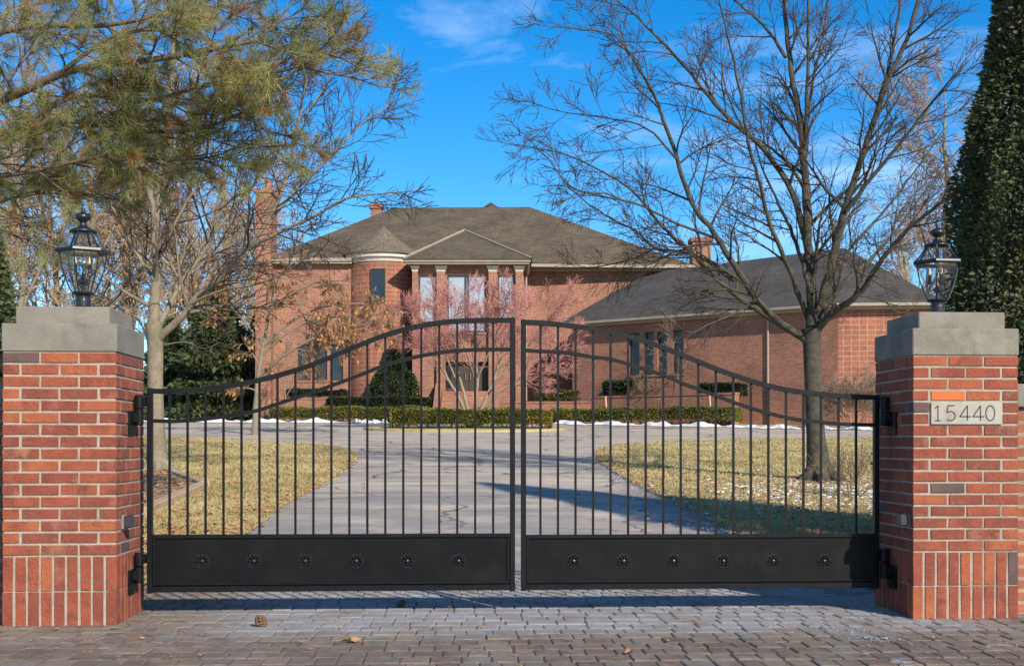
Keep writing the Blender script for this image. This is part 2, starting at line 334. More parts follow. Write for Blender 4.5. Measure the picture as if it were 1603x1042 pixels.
tag(sheet(rows(bp_[-1].y, 46.1, .2), fB, lambda y: 45, .04, 4, .04, 6, .09).build('planting_bed', M_LAWN), 'grass strip and bed along the wing', kind='structure')
# island in the turning circle
ic = ground(728, 672); IX, IY = T(728, HOR, 43.5).x, T(728, HOR, 43.5).y
ia, ib = 3.55, 2.9
def isl(s): return lambda y: IX+s*ia*math.sqrt(max(0, 1-((y-IY)/ib)**2))
tag(sheet(rows(IY-ib, IY+ib, .12), isl(-1), isl(1), .06, 4, .03, 5, .1).build('island_grass', M_LAWN), 'round grass island in the turning circle', kind='structure')

# grass blades and fallen leaves (uncountable)
def scatter_blades(name, area, n, hmin, hmax, m, seed, label):
    r = random.Random(seed); mb = MB(); k = 0
    while k < n:
        p = area(r)
        if p is None: continue
        x, y = p; z = G(y)+.03; a = r.uniform(0, 6.28); h = r.uniform(hmin, hmax); wd = .006+.0007*max(0, y)
        lx, ly = r.gauss(0, .6)*h, r.gauss(0, .6)*h
        mb.v += [(x-math.cos(a)*wd, y-math.sin(a)*wd, z), (x+math.cos(a)*wd, y+math.sin(a)*wd, z), (x+lx, y+ly, z+h)]
        mb.f.append((3*k, 3*k+1, 3*k+2)); k += 1
    return tag(mb.build(name, m), label, kind='stuff')
def areaL(r):
    y = 1+33*r.random()**1.7; b = fL(y)
    if b < -20: return None
    x0 = CAM.x-(y-CAM.y)*.28; x = x0+(b+.05-x0)*r.random()
    return (x, y) if x < b+.05 else None
def areaR(r):
    y = 1+30*r.random()**1.6; b = fR(y); x1 = CAM.x+(y-CAM.y)*.40
    if b > x1: return None
    return (b-.05+(x1-b)*r.random(), y)
scatter_blades('grass', areaL, 110000, .02, .05, M_GRASS, 11, 'short dry grass blades on the left lawn')
scatter_blades('grass', areaR, 110000, .02, .05, M_GRASS, 12, 'short dry grass blades on the right lawn')
def litter(name, area, n, size, seed, label, mt=None, zo=.045):
    r = random.Random(seed); mb = MB(); k = 0
    while k < n:
        p = area(r)
        if p is None: continue
        x, y = p; s = size*r.uniform(.5, 1.2); a = r.uniform(0, 6.28); z = G(y)+zo; c, q = math.cos(a)*s, math.sin(a)*s; t1, t2 = r.uniform(0, .6)*s, r.uniform(0, .6)*s
        mb.add([(x-c, y-q, z+t1), (x+q*.5, y-c*.5, z), (x+c, y+q, z+t2), (x-q*.5, y+c*.5, z+.1*s)], [(0, 1, 2), (0, 2, 3)]); k += 1
    return tag(mb.build(name, mt or M_LITTER), label, kind='stuff')
litter('fallen_leaves', areaL, 2600, .05, 21, 'brown leaves strewn over the left lawn', zo=.06)
litter('fallen_leaves', lambda r: areaR(r) if r.random() < .5 else (r.uniform(3.2, 8.5), r.uniform(4, 12)), 2600, .05, 22, 'brown leaves strewn over the right lawn', zo=.06)
litter('fallen_leaves', lambda r: (r.uniform(-3.2, 3.6), r.uniform(-3.5, 1.8)) if r.random() < .5 else ((r.choice((-2.2, 2.6))+r.gauss(0, .3), r.uniform(-1.6, 1.5))), 420, .014, 23, 'leaf crumbs and needles on the pavers', zo=.012)
def areaD(r):
    y = r.uniform(2.5, 30); x = r.uniform(-6, 6)
    return (x, y) if fL(y) < x < fR(y) else None
litter('fallen_leaves', areaD, 160, .04, 24, 'scattered leaves blown over the asphalt drive', zo=.01)

def edgeR(r):
    y = r.uniform(4, 15); return (fR(y)+r.gauss(-.12, .16), y)
litter('frost_flakes', edgeR, 3200, .016, 25, 'thin frost and snow crumbs along the right edge of the drive', M_ICE, .04)
litter('fallen_leaves', lambda r: (lambda y: (fL(y)+r.gauss(-.05, .12), y))(r.uniform(3, 24)), 700, .04, 26, 'leaf litter along the left edge of the drive', zo=.05)
litter('fallen_leaves', lambda r: (lambda y: (fR(y)+r.gauss(.08, .12), y))(r.uniform(3, 24)), 700, .04, 27, 'leaf litter along the right edge of the drive', zo=.05)
litter('frost_flakes', lambda r: (r.gauss(5.2, 1.3), r.gauss(8.6, 1.5)), 2600, .028, 30, 'thin patchy frost on the grass under the right tree', M_SNOW, .06)
# snow along the far side of the drive
def snowbank(pts, seed, label):
    r = random.Random(seed); mb = MB(); n = 60; vs = []; fs = []
    for i in range(n+1):
        t = i/n; px = pts[0]+(pts[1]-pts[0])*t; d = pts[2]+(pts[3]-pts[2])*t; wd = max(.15, 1.1+.6*math.sin(i*.55+seed)+.3*math.sin(i*1.7)+r.uniform(-.25, .25))*min(1, 6*t+.05, 6*(1-t)+.05)*.6
        c = T(px, HOR, d); h = max(0, .07+.05*r.random()+.06*math.sin(i*.5+seed*2)+.03*math.sin(i*1.3))*min(1, 8*t, 8*(1-t))
        for q, hh in ((-1, 0), (-.6, .7), (0, 1), (.6, .75), (1, 0)):
            p = c+FW*(q*wd); vs.append((p.x, p.y, G(p.y)+.02+h*hh*r.uniform(.85, 1.1)))
    for i in range(n):
        for j in range(4): a = i*5+j; fs.append((a, a+5, a+6, a+1))
    mb.add(vs, fs); return tag(mb.build('snow_bank', M_SNOW, smooth=True), label, kind='stuff')
snowbank((180, 560, 52.0, 51.4), 1, 'melting snow bank along the far left edge of the drive')
snowbank((545, 612, 51.3, 50.8), 4, 'thin snow remnant left of the island')
snowbank((845, 1180, 50.4, 46.0), 2, 'melting snow bank along the right hedge')
snowbank((1150, 1420, 45.8, 43.6), 3, 'snow bank along the drive behind the right tree')

# ------------------------------------------------------------------ paver apron
tag(sheet(rows(-6.6, 2.4, .3), lambda y: -12, lambda y: 12, -.004).build('paver_bed', M_JOINT), None, kind='structure')
apron = bpy.data.objects['paver_bed']
pav = []; y = -4.3; k = 0
pr = random.Random(5)
while y < 2.3:
    dp = .168; x = -4.6+pr.uniform(0, .12)
    while x < 4.6:
        wd = pr.choice((.1, .125, .125, .145, .168)); pav.append((x+wd/2, y+dp/2, wd, dp)); x += wd
    y += dp
def pcam(x, y): q = V((x, y, 0))-CAM; d = q.dot(FW); return (CXP+F*q.dot(RT)/d, HOR-F*q.z/d, d)
vis = []; rest = []
for p in pav:
    u, v_, d = pcam(p[0], p[1])
    inpil = (abs(p[0]) > 2.22 and 0 < p[1] < .63)
    (vis if (0 < u < 1603 and 922 < v_ < 1042 and not inpil) else rest).append((d, p))
vis.sort(key=lambda q: q[0])
rest += vis[300:]; vis = vis[:300]
pmesh = {}
def paver_mesh(wd, var):
    key = (wd, var)
    if key not in pmesh:
        q = random.Random(hash(key) % 999); mb = MB(); a, b = wd/2-.0035, .168/2-.0035; c = .006
        jit = [q.uniform(-.003, .003) for _ in range(8)]
        o_ = [(-a+jit[0], -b+jit[1]), (a+jit[2], -b+jit[3]), (a+jit[4], b+jit[5]), (-a+jit[6], b+jit[7])]
        i_ = [(x*(1-c/a), y_*(1-c/b)) for x, y_ in o_]
        mb.add([(*p, -.03) for p in o_]+[(*p, -.001+q.uniform(-.001, .0005)) for p in o_]+[(*p, .003) for p in i_], [(0,1,5,4),(1,2,6,5),(2,3,7,6),(3,0,4,7),(4,5,9,8),(5,6,10,9),(6,7,11,10),(7,4,8,11),(8,9,10,11)])
        for mi in range(3):
            me = bpy.data.meshes.new('paver'); me.from_pydata(mb.v, [], mb.f); me.materials.append(PAV[mi]); pmesh[key+(mi,)] = me
        pmesh[key] = 1
    return key
for d, (x, y, wd, dp) in vis:
    key = paver_mesh(wd, pr.randrange(4)); o = bpy.data.objects.new('paver', pmesh[key+(pr.choice((0, 0, 1, 2)),)]); COL.objects.link(o)
    o.location = (x, y, G(y)+pr.uniform(-.003, .002)); o.rotation_euler = (pr.gauss(0, .006), pr.gauss(0, .006), pr.gauss(0, .012)); o.parent = apron
mbs = [MB(), MB(), MB()]
for d, (x, y, wd, dp) in rest:
    key = paver_mesh(wd, pr.randrange(4)); mi = pr.choice((0, 0, 1, 2)); me = pmesh[key+(mi,)]; z = G(y)+pr.uniform(-.003, .002)
    mbs[mi].add([(v.co.x+x, v.co.y+y, v.co.z+z) for v in me.vertices], [tuple(p.vertices) for p in me.polygons])
for mi in range(3): tag(mbs[mi].build('pavers', PAV[mi], apron), None, kind='stuff')

# ------------------------------------------------------------------ gate pillars
WO = 4.576; PW = .63; Z_S = .392; CH = .0675; NC = 17; Z_CAP = Z_S+NC*CH
bmeshes = {}
def brick_mesh(size, mi, var):
    key = (size, mi, var)
    if key not in bmeshes:
        sx, sy, sz = size; mb = MB(); mb.box((-sx/2, -sy/2, -sz/2), (sx/2, sy/2, sz/2))
        q = random.Random(hash(key) % 9999)
        mb.v = [(x+q.uniform(-.0015, .0015), y+q.uniform(-.0015, .0015), z+q.uniform(-.0012, .0012)) for x, y, z in mb.v]
        me = bpy.data.meshes.new('brick'); me.from_pydata(mb.v, [], mb.f); bm = bmesh.new(); bm.from_mesh(me)
        bmesh.ops.bevel(bm, geom=bm.edges[:], offset=.003, segments=1, affect='EDGES'); bm.to_mesh(me); bm.free(); me.materials.append(BRICKS[mi]); bmeshes[key] = me
    return bmeshes[key]
def put_brick(parent, c, size, rot, r, wts=BW, mi=None):
    mi = r.choices(range(6), wts)[0] if mi is None else mi
    o = bpy.data.objects.new('brick', brick_mesh(size, mi, r.randrange(3))); COL.objects.link(o); o.parent = parent
    o.location = (c[0]+r.uniform(-.0012, .0012), c[1]+r.uniform(-.0015, .0015), c[2]); o.rotation_euler = (r.choice((0, math.pi)), 0, rot+r.choice((0, math.pi)))
ST = (.2015, .092, .0555); HF = (.0955, .092, .0555); SO = (.0575, .092, .192)
def pillar(x0, label, seed, plaque, lime):
    r = random.Random(seed); cx = x0+PW/2; cy = PW/2
    t = thing('gate_pillar', label, 'pillar', (cx, cy, 0), 'brick gate pillars')
    def pt(u, side):   # u along face from its left end, returns local centre of a brick laid along that face
        q = PW/2-.046
        return {0: (u-PW/2, -q, 0), 1: (q, u-PW/2, math.pi/2), 2: (PW/2-u, q, 0), 3: (-q, PW/2-u, math.pi/2)}[side]
    pitch = .2135
    for k in range(NC):
        z = Z_S+k*CH+CH/2; main = (0, 2) if k % 2 == 0 else (1, 3)
        cut = plaque and k in (11, 12)
        for side in range(4):
            if side in main:
                us = [.1015+pitch*i for i in range(3)]
                if cut and side == 0: 
                    for u in (.048, PW-.048): x, y, ro = pt(u, 0); put_brick(t, (x, y, z), HF, ro, r, (3, 2, 2, 2, 0, 4))
                    continue
            else: us = [.1015+.1065+.00+pitch*i for i in range(2)]
            if cut and side == 0: continue
            for u in us: x, y, ro = pt(u, side); put_brick(t, (x, y, z), ST, ro, r, mi=4 if plaque and k == 13 and side == 0 and u < .25 else None)
    for k in range(2):
        z = (.003, .2)[k]+.193/2-.005
        for side in range(4):
            n = 9 if side in (0, 2) else 6; a = .0293 if n == 9 else .102+.0355; pch = (PW-.0585)/8 if n == 9 else .0712
            for i in range(n): x, y, ro = pt(a+pch*i, side); put_brick(t, (x, y, z), SO, ro, r, (40, 14, 34, 8, 0, 2))
    m = MB(); h = PW/2-.0055; m.box((-h, -h, -.05), (h, h, Z_CAP-.001)); m.build('mortar', M_MORT, t, origin=(0, 0, 0))
    m = MB(); h = PW/2+.003; m.box((-h, -h, Z_CAP), (h, h, Z_CAP+.158)); m.build('cap_stone', lime, t, origin=(0, 0, 0), bevel=.005)
    m = MB(); h = PW/2-.055; m.box((-h, -h, Z_CAP+.159), (h, h, Z_CAP+.259)); m.build('cap_stone', lime, t, origin=(0, 0, 0), bevel=.005)
    s = 1 if x0 < 0 else -1          # sensor box on the inner face
    m = MB(); xf = s*PW/2; y0 = -.28 if s < 0 else -.21; zz = .575
    m.box((min(xf, xf+s*.012), y0, zz-.04), (max(xf, xf+s*.012), y0+.08, zz+.04)); bk = m.build('sensor_plate', M_LIME, t, origin=(0, 0, 0), bevel=.002)
    m = MB(); m.box((min(xf+s*.011, xf+s*.06), y0+.008, zz-.034), (max(xf+s*.011, xf+s*.06), y0+.066, zz+.034)); m.build('sensor_box', M_GREYBOX, t, origin=(0, 0, 0), bevel=.006)
    if plaque:
        z0, z1 = Z_S+11*CH+.001, Z_S+13*CH-.005; m = MB(); m.box((-PW/2+.104, -PW/2-.008, z0), (PW/2-.098, -PW/2+.05, z1)); pl = m.build('address_plaque', M_PLAQ, t, origin=(0, 0, 0), bevel=.003)
        pl['label'] = 'limestone address plaque engraved 15440'
        yy = -PW/2-.0085; hgt = .088; zb = z0+.022; m = MB()
        def stroke(pts, x, wd=.0068):
            for (a, b), (c, d) in zip(pts, pts[1:]):
                m.bar((x+a*hgt, yy, zb+b*hgt), (x+c*hgt, yy, zb+d*hgt), wd, .0012)
        arc = lambda cx_, cz, rx, rz, a0, a1, n=12: [(cx_+rx*math.cos(R(a0+(a1-a0)*i/n)), cz+rz*math.sin(R(a0+(a1-a0)*i/n))) for i in range(n+1)]
        X0 = -PW/2+.127
        stroke([(.0, .8), (.2, 1), (.2, .0)], X0); stroke([(.0, .0), (.4, .0)], X0)
        x = X0+.066; stroke([(.6, 1), (.12, 1), (.06, .53)]+arc(.3, .31, .32, .31, 130, -140, 14), x)
        for x in (X0+.148, X0+.226): stroke([(.78, .27), (.0, .27), (.52, 1), (.52, 0)], x)
        x = X0+.304; stroke(arc(.3, .5, .3, .5, 0, 360, 24), x)
        m.build('numerals', M_NUM, pl, origin=(0, 0, 0))
    return t
pillar(-WO/2-PW, 'left brick gate pillar with limestone cap, without a number plaque', 31, False, M_LIME)
pillar(WO/2, 'right brick gate pillar with limestone cap and number plaque 15440', 32, True, M_LIMEG)
# low boundary walls beyond the pillars
def bwall(xa, xb, label, top):
    t = thing('boundary_wall', label, 'wall', ((xa+xb)/2, .35, 0)); a, b = sorted((xa, xb))
    m = MB(); m.box((a, .16, -.1), (b, .52, top)); m.build('wall', HB, t, uv=True)
    m = MB(); m.box((a, .12, top+.001), (b, .56, top+.14)); m.build('coping', M_LIMEG, t, bevel=.006)
bwall(-WO/2-PW-.005, -9, 'low brick boundary wall left of the left gate pillar', 1.24)
bwall(WO/2+PW+.005, 9, 'low brick boundary wall right of the numbered pillar', 1.24)

# ------------------------------------------------------------------ gate leaves
YG = .44
def crv(pts, Y=YG): return [onY(a, b, Y) for a, b in pts]
def smoothpts(p, n=6):
    out = []
    for i in range(len(p)-1):
        a = p[max(i-1, 0)]; b = p[i]; c = p[i+1]; d = p[min(i+2, len(p)-1)]
        for k in range(n):
            t = k/n; out.append(.5*((2*b)+(c-a)*t+(2*a-5*b+4*c-d)*t*t+(3*b-a-3*c+d)*t**3))
    out.append(p[-1].copy()); return out
def leaf(label, topc, midc, bars, xo, xi, ros, side):
    po = onY(xo, 900, YG); pi = onY(xi, 900, YG); zb = .135; zt_k = onY(500 if side < 0 else 1100, 838, YG).z
    t = thing('gate_leaf', label, 'gate', ((po.x+pi.x)/2, YG, zb), 'black iron driveway gate leaves')
    top = smoothpts(crv(topc)); mid = smoothpts(crv(midc))
    def zat(c, x):
        for a, b in zip(c, c[1:]):
            if min(a.x, b.x)-1e-4 <= x <= max(a.x, b.x)+1e-4: return a.z+(b.z-a.z)*(x-a.x)/(b.x-a.x+1e-9)
        return c[0].z if abs(x-c[0].x) < abs(x-c[-1].x) else c[-1].z
    def rail(c, hgt, dep, name):
        mb = MB(); vs = []; n = len(c)
        for p in c:
            vs += [(p.x, YG-dep/2, p.z-hgt/2), (p.x, YG-dep/2, p.z+hgt/2), (p.x, YG+dep/2, p.z+hgt/2), (p.x, YG+dep/2, p.z-hgt/2)]
        fs = [(3, 2, 1, 0), tuple(range(4*n-4, 4*n))]
        for i in range(n-1):
            for k in range(4): j = (k+1) % 4; fs.append((4*i+k, 4*i+j, 4*i+4+j, 4*i+4+k))
        mb.add(vs, fs); mb.build(name, M_IRON, t)
    ctop = [V((p.x, p.y, p.z-.002)) for p in top]
    rail(ctop, .03, .038, 'top_rail'); rail(mid, .022, .032, 'middle_rail')
    wst = .03
    for xx in (po.x, pi.x):
        mb = MB(); s = 1 if xx == min(po.x, pi.x) else -1; a, b = sorted((xx, xx+s*wst)); mb.box((a, YG-.021, zb-.006), (b, YG+.021, zat(top, xx)+.0145)); mb.build('stile', M_IRON, t, bevel=.002)
    x0, x1 = sorted((po.x, pi.x)); a, b = x0+wst, x1-wst
    mb = MB(); mb.box((a, YG-.017, zt_k-.012), (b, YG+.017, zt_k+.01)); mb.build('lower_rail', M_IRON, t, bevel=.002)
    mb = MB(); mb.box((a, YG-.0185, zb), (b, YG+.0185, zb+.034)); mb.build('bottom_rail', M_IRON, t, bevel=.002)
    mb = MB(); mb.box((a, YG-.016, zb+.041), (b, YG-.004, zb+.056)); mb.build('moulding', M_IRON, t, bevel=.002)
    mb = MB(); mb.box((a, YG-.004, zb+.0345), (b, YG+.004, zt_k-.0125)); pn = mb.build('kick_panel', M_PANEL, t)
    for q in (a, b):
        mb = MB(); s = 1 if q == a else -1; u, v_ = sorted((q+s*.002, q+s*.018)); mb.box((u, YG-.014, zb+.057), (v_, YG-.0045, zt_k-.013)); mb.build('moulding', M_IRON, t, bevel=.002)
    for bx in bars:
        x = onY(bx, 700, YG).x; mb = MB(); mb.bar((x, YG, zt_k+.0095), (x, YG, zat(ctop, x)-.012), .0135, .0135); mb.build('bar', M_IRON, t)
    for rx in ros:
        p = onY(rx, 877.5, YG); mb = MB()
        for i in range(8):
            a_ = 2*math.pi*i/8; c = V((p.x+.027*math.cos(a_), YG-.006, p.z+.027*math.sin(a_)))
            vs = [c+V((math.cos(a_)*u-math.sin(a_)*w_, -h, math.sin(a_)*u+math.cos(a_)*w_)) for u, w_, h in ((-.013, 0, .002), (0, -.0085, .003), (.013, 0, .002), (0, .0085, .003), (0, 0, .012))]
            mb.add(vs, [(0, 1, 4), (1, 2, 4), (2, 3, 4), (3, 0, 4)])
        ring = [V((p.x+.041*math.cos(q), YG-.006, p.z+.041*math.sin(q))) for q in [2*math.pi*i/20 for i in range(21)]]
        mb.tube(ring, [.0032]*21, 5)
        n0 = len(mb.v)
        for rr_, h in ((.012, .006), (.009, .015), (.001, .018)):
            for i in range(8): a_ = 2*math.pi*i/8; mb.v.append((p.x+rr_*math.cos(a_), YG-h, p.z+rr_*math.sin(a_)))
        for k in range(2):
            for i in range(8): j = (i+1) % 8; mb.f.append((n0+k*8+i, n0+k*8+j, n0+k*8+8+j, n0+k*8+8+i))
        mb.build('rosette', M_LAMP, t)
    # hinges
    xp = -WO/2 if side < 0 else WO/2; s = -side
    for zc in (1.02+(695-641)*7.35/F, 1.02-(884-695)*7.35/F):
        hx = xp+s*.036; hy = YG-.075; mb = MB()
        mb.lathe((hx, hy, zc), [(.022, .004), (.027, .008), (.027, .078), (.022, .084)], 14)
        mb.box((min(hx, po.x), hy-.004, zc+.018), (max(hx, po.x), YG+.016, zc+.07)); hb = mb.build('hinge', M_IRON, t)
        mb = MB(); mb.lathe((hx, hy, zc), [(.022, -.096), (.027, -.09), (.027, -.004), (.022, 0)], 14)
        mb.box((min(xp+s*.008, hx), hy-.035, zc-.075), (max(xp+s*.008, hx), hy-.006, zc-.02)); mb.box((min(xp, xp+s*.012), hy-.115, zc-.15), (max(xp, xp+s*.012), hy+.03, zc-.012)); mb.build('hinge_bracket', M_IRON, hb, origin=t.location)
    return t
TL = [(231, 611), (262, 612), (294, 611), (349, 605), (400, 595.5), (446, 584), (492, 569), (550, 545), (584, 531), (607, 523), (642, 513), (688, 505), (722, 502), (760, 501), (806, 501)]
ML = [(233, 658), (262, 659), (294, 658), (349, 652), (400, 643), (434, 632), (492, 613), (550, 592), (607, 570), (642, 560.5), (688, 552), (722, 548.5), (760, 547), (804, 547)]
TR = [(815.5, 504), (845, 505), (880, 508), (912, 512), (950, 518), (984, 526), (1020, 537), (1062, 553), (1100, 568), (1119, 576), (1150, 587), (1190, 600), (1240, 611), (1290, 617), (1330, 620), (1375, 621.5)]
MR = [(818, 548), (848, 550), (873, 551), (900, 554), (928, 559), (955, 562), (984, 570), (1010, 578), (1040, 588), (1066, 599), (1091, 608), (1120, 619), (1150, 630), (1190, 643), (1240, 655), (1290, 661), (1330, 664), (1372, 665)]
bL = [265.5+(772-265.5)/18*i for i in range(19)]; bR = [846+(1340-846)/18*i for i in range(19)]
leaf('left leaf of the black iron gate, rising toward the middle', TL, ML, bL, 231, 806, (317, 398, 478, 558, 638, 718), -1)
leaf('right leaf of the black iron gate, hinged to the numbered pillar', TR, MR, bR, 1375, 815.5, (898, 976, 1054, 1132, 1210, 1290), 1)

# ------------------------------------------------------------------ lanterns
def lantern(x, y, z, label, ph, sz=1):
    t = thing('post_lantern', label, 'lantern', (x, y, z), 'lanterns on the gate pillars'); O = (0, 0, 0)
    m = MB(); m.lathe(O, [(.062, 0), (.062, .012), (.052, .02), (.043, .028), (.043, .06), (.041, .066), (.041, .086), (.06, .09), (.066, .098), (.06, .104)], 24); m.build('post_base', M_LAMP, t, origin=O, smooth=False)
    prof = [(.066, .104), (.088, .15), (.108, .2), (.123, .25), (.13, .292), (.133, .318)]
    n = 6
    def c(r, zz, i): a = ph+2*math.pi*i/n; return V((r*math.cos(a), r*math.sin(a), zz))
    for i in range(n):
        m = MB(); m.tube([c(r, zz, i) for r, zz in prof], [.0042]*6, 5); m.build('rib', M_LAMP, t, origin=O)
        m = MB(); vs = []; fs = []
        for r, zz in prof: vs += [c(r*.985, zz, i), c(r*.985, zz, i+1)]
        for k in range(5): fs.append((2*k, 2*k+1, 2*k+3, 2*k+2))
        m.add(vs, fs); m.build('pane', M_GLASS, t, origin=O)
    rp = [(.15, .326), (.115, .362), (.088, .4), (.072, .432)]
    m = MB(); m.lathe(O, [(.13, .312), (.153, .314), (.157, .322), (.155, .334), (.146, .338), (.13, .336)], n, ph, cap=False); m.build('brim', M_LAMP, t, origin=O)
    for i in range(n):
        m = MB(); m.tube([c(r*.985, zz, i) for r, zz in rp], [.006]*4, 5); m.build('roof_rib', M_LAMP, t, origin=O)
        m = MB(); vs = []; fs = []
        for r, zz in rp: vs += [c(r*.97, zz, i), c(r*.97, zz, i+1)]
        for k in range(3): fs.append((2*k, 2*k+1, 2*k+3, 2*k+2))
        m.add(vs, fs); m.build('roof_pane', M_GLASS, t, origin=O)
    m = MB(); m.lathe(O, [(.078, .428), (.078, .438), (.06, .446), (.028, .46), (.016, .478), (.02, .486), (.044, .502), (.048, .514), (.04, .528), (.014, .538), (.01, .548), (.013, .556), (.005, .572), (.001, .59)], 18); m.build('finial', M_LAMP, t, origin=O, smooth=True)
    m = MB(); m.lathe(O, [(.012, .1), (.012, .15), (.03, .156), (.03, .17), (.012, .18), (.008, .21)], 10); 
    for i in range(3):
        a = ph+.5+2*math.pi*i/3; q = V((.045*math.cos(a), .045*math.sin(a), 0)); m.tube([V((0, 0, .16)), q*.6+V((0, 0, .145)), q+V((0, 0, .165)), q+V((0, 0, .2))], [.004]*4, 5); m.lathe((q.x, q.y, .2), [(.016, 0), (.012, .01), (.009, .015), (.009, .055)], 8)
    cl = m.build('candle_cluster', M_LAMP, t, origin=O)
    for i in range(3):
        a = ph+.5+2*math.pi*i/3; m = MB(); m.lathe((.045*math.cos(a), .045*math.sin(a), .256), [(.007, 0), (.008, .012), (.005, .028), (.001, .045)], 8); m.build('bulb', M_BULB, cl, origin=O)
    t.scale = (1, 1, sz); return t
ZT = Z_CAP+.259
lantern(-WO/2-PW/2+.04, .315, ZT, 'black hexagonal glass lantern on the left gate pillar', R(25), 1.08)
lantern(WO/2+PW/2-.04, .315, ZT, 'black hexagonal glass lantern on the numbered right pillar', R(5))
# ------------------------------------------------------------------ house (local frame: x right, y away from the street, z up)
D0 = 56.0
ho = T(CXP, HOR, D0)
house = thing('brick_house', 'large red brick house with turret, hipped shingle roofs and angled wing', 'house', (ho.x, ho.y, 0), rz=-PHI)
house['localspace'] = 1
def HX(px, hy=0): return (px-CXP)*(D0+hy)/F
def HZ(py, hy=0): return CAM.z+(HOR-py)*(D0+hy)/F
O0 = (0, 0, 0)
def hpart(m, name, material, parent=None, **k): return m.build(name, material, parent or house, origin=O0, **k)
def wall_holes(mb, x0, x1, z0, z1, y, holes, dep, back=True, tf=None):
    """wall slab whose outer face is at y, with real openings (xa,xb,za,zb) and their reveals"""
    xs = sorted({x0, x1, *[h[0] for h in holes], *[h[1] for h in holes]}); zs = sorted({z0, z1, *[h[2] for h in holes], *[h[3] for h in holes]})
    tf = tf or (lambda x, y_, z: (x, y_, z))
    def q(a, b, c, d): mb.add([tf(*a), tf(*b), tf(*c), tf(*d)], [(0, 1, 2, 3)])
    for xa, xb in zip(xs, xs[1:]):
        for za, zb in zip(zs, zs[1:]):
            mx_, mz_ = (xa+xb)/2, (za+zb)/2
            if any(h[0] < mx_ < h[1] and h[2] < mz_ < h[3] for h in holes): continue
            q((xa, y, za), (xb, y, za), (xb, y, zb), (xa, y, zb))
    for a, b, c, d in holes:
        q((a, y, c), (a, y+dep, c), (b, y+dep, c), (b, y, c)); q((a, y, d), (b, y, d), (b, y+dep, d), (a, y+dep, d))
        q((a, y, c), (a, y, d), (a, y+dep, d), (a, y+dep, c)); q((b, y, c), (b, y+dep, c), (b, y+dep, d), (b, y, d))
def window(h, y, dep, tf=None, blind=False, mull=(), sill=True, wall=None):
    a, b, c, d = h; tf = tf or (lambda x, y_, z: (x, y_, z))
    def bx(mb, p, q):
        n0 = len(mb.v); mb.box(p, q); mb.v[n0:] = [tf(*v) for v in mb.v[n0:]]
    fw = .07; m = MB(); yy = y+(.04 if blind else dep*.55)
    bx(m, (a+.001, yy, c+.001), (a+fw, yy+.06, d-.001)); bx(m, (b-fw, yy, c+.001), (b-.001, yy+.06, d-.001)); bx(m, (a+fw, yy, d-fw), (b-fw, yy+.06, d-.001)); bx(m, (a+fw, yy, c+.001), (b-fw, yy+.06, c+fw))
    for q in mull: bx(m, (q-.035, yy, c+fw), (q+.035, yy+.055, d-fw))
    wo_ = hpart(m, 'window', M_FRAME)
    m = MB(); bx(m, (a+fw-.01, yy+.03, c+fw-.01), (b-fw+.01, yy+.04, d-fw+.01)); hpart(m, 'pane', M_WGLASS if blind else M_GLASSD, wo_)
    if blind: m = MB(); bx(m, (a+.02, yy+.062, c+.02), (b-.02, yy+.075, d-.02)); hpart(m, 'blind', M_BLIND, wo_)
    if sill: m = MB(); bx(m, (a-.05, y-.05, c-.09), (b+.05, y+dep*.12, c-.002)); hpart(m, 'sill', HB, wo_, uv=True)
ZB = 1.7
# left block
xl, xt = HX(421), HX(552); ze = HZ(414)
ws = [(HX(466), HX(486), HZ(595), HZ(538)), (HX(492), HX(512), HZ(595), HZ(538)), (HX(517), HX(537), HZ(595), HZ(538))]
m = MB(); wall_holes(m, xl, xt, ZB, ze, 0, ws, .25); m.box((xl+.01, .3, ZB), (xt+4, 11.5, ze)); m.add([(xl, 0, ZB), (xl, 0, ze), (xl, 12, ze), (xl, 12, ZB)], [(0, 1, 2, 3)]); hpart(m, 'wall', HB, uv=True)
for h in ws: window(h, 0, .22)
# turret
tcx, tcy, tr = HX(597), .9, 1.66
m = MB(); m.lathe((tcx, tcy, 0), [(tr, ZB), (tr, HZ(403, -.6))], 40, cap=False); hpart(m, 'turret_wall', HBLOCK, uv=True, smooth=True)
m = MB(); zf = HZ(401, -.8); m.lathe((tcx, tcy, 0), [(tr-.02, zf-.22), (tr+.04, zf-.2), (tr+.1, zf-.04), (tr+.19, zf-.02), (tr+.21, zf+.02), (tr+.21, zf+.17), (tr+.15, zf+.19)], 40, cap=False); hpart(m, 'turret_cornice', M_TRIML, smooth=False)
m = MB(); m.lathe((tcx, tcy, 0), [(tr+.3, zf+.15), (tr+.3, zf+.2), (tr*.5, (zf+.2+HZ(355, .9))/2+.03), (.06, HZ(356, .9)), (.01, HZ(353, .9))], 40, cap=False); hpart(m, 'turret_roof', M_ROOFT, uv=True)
xa, xb, za, zb = HX(581, -.6), HX(604, -.6), HZ(474, -.6), HZ(421, -.6)
m = MB(); yf = tcy-tr-.05; fw = .07
m.box((xa, yf, za), (xa+fw, yf+.3, zb)); m.box((xb-fw, yf, za), (xb, yf+.3, zb)); m.box((xa+fw, yf, zb-fw), (xb-fw, yf+.3, zb)); m.box((xa+fw, yf, za), (xb-fw, yf+.3, za+fw)); tw = hpart(m, 'window', M_FRAME)
m = MB(); m.box((xa+fw-.01, yf+.025, za+fw-.01), (xb-fw+.01, yf+.034, zb-fw+.01)); hpart(m, 'pane', M_GLASSD, tw)
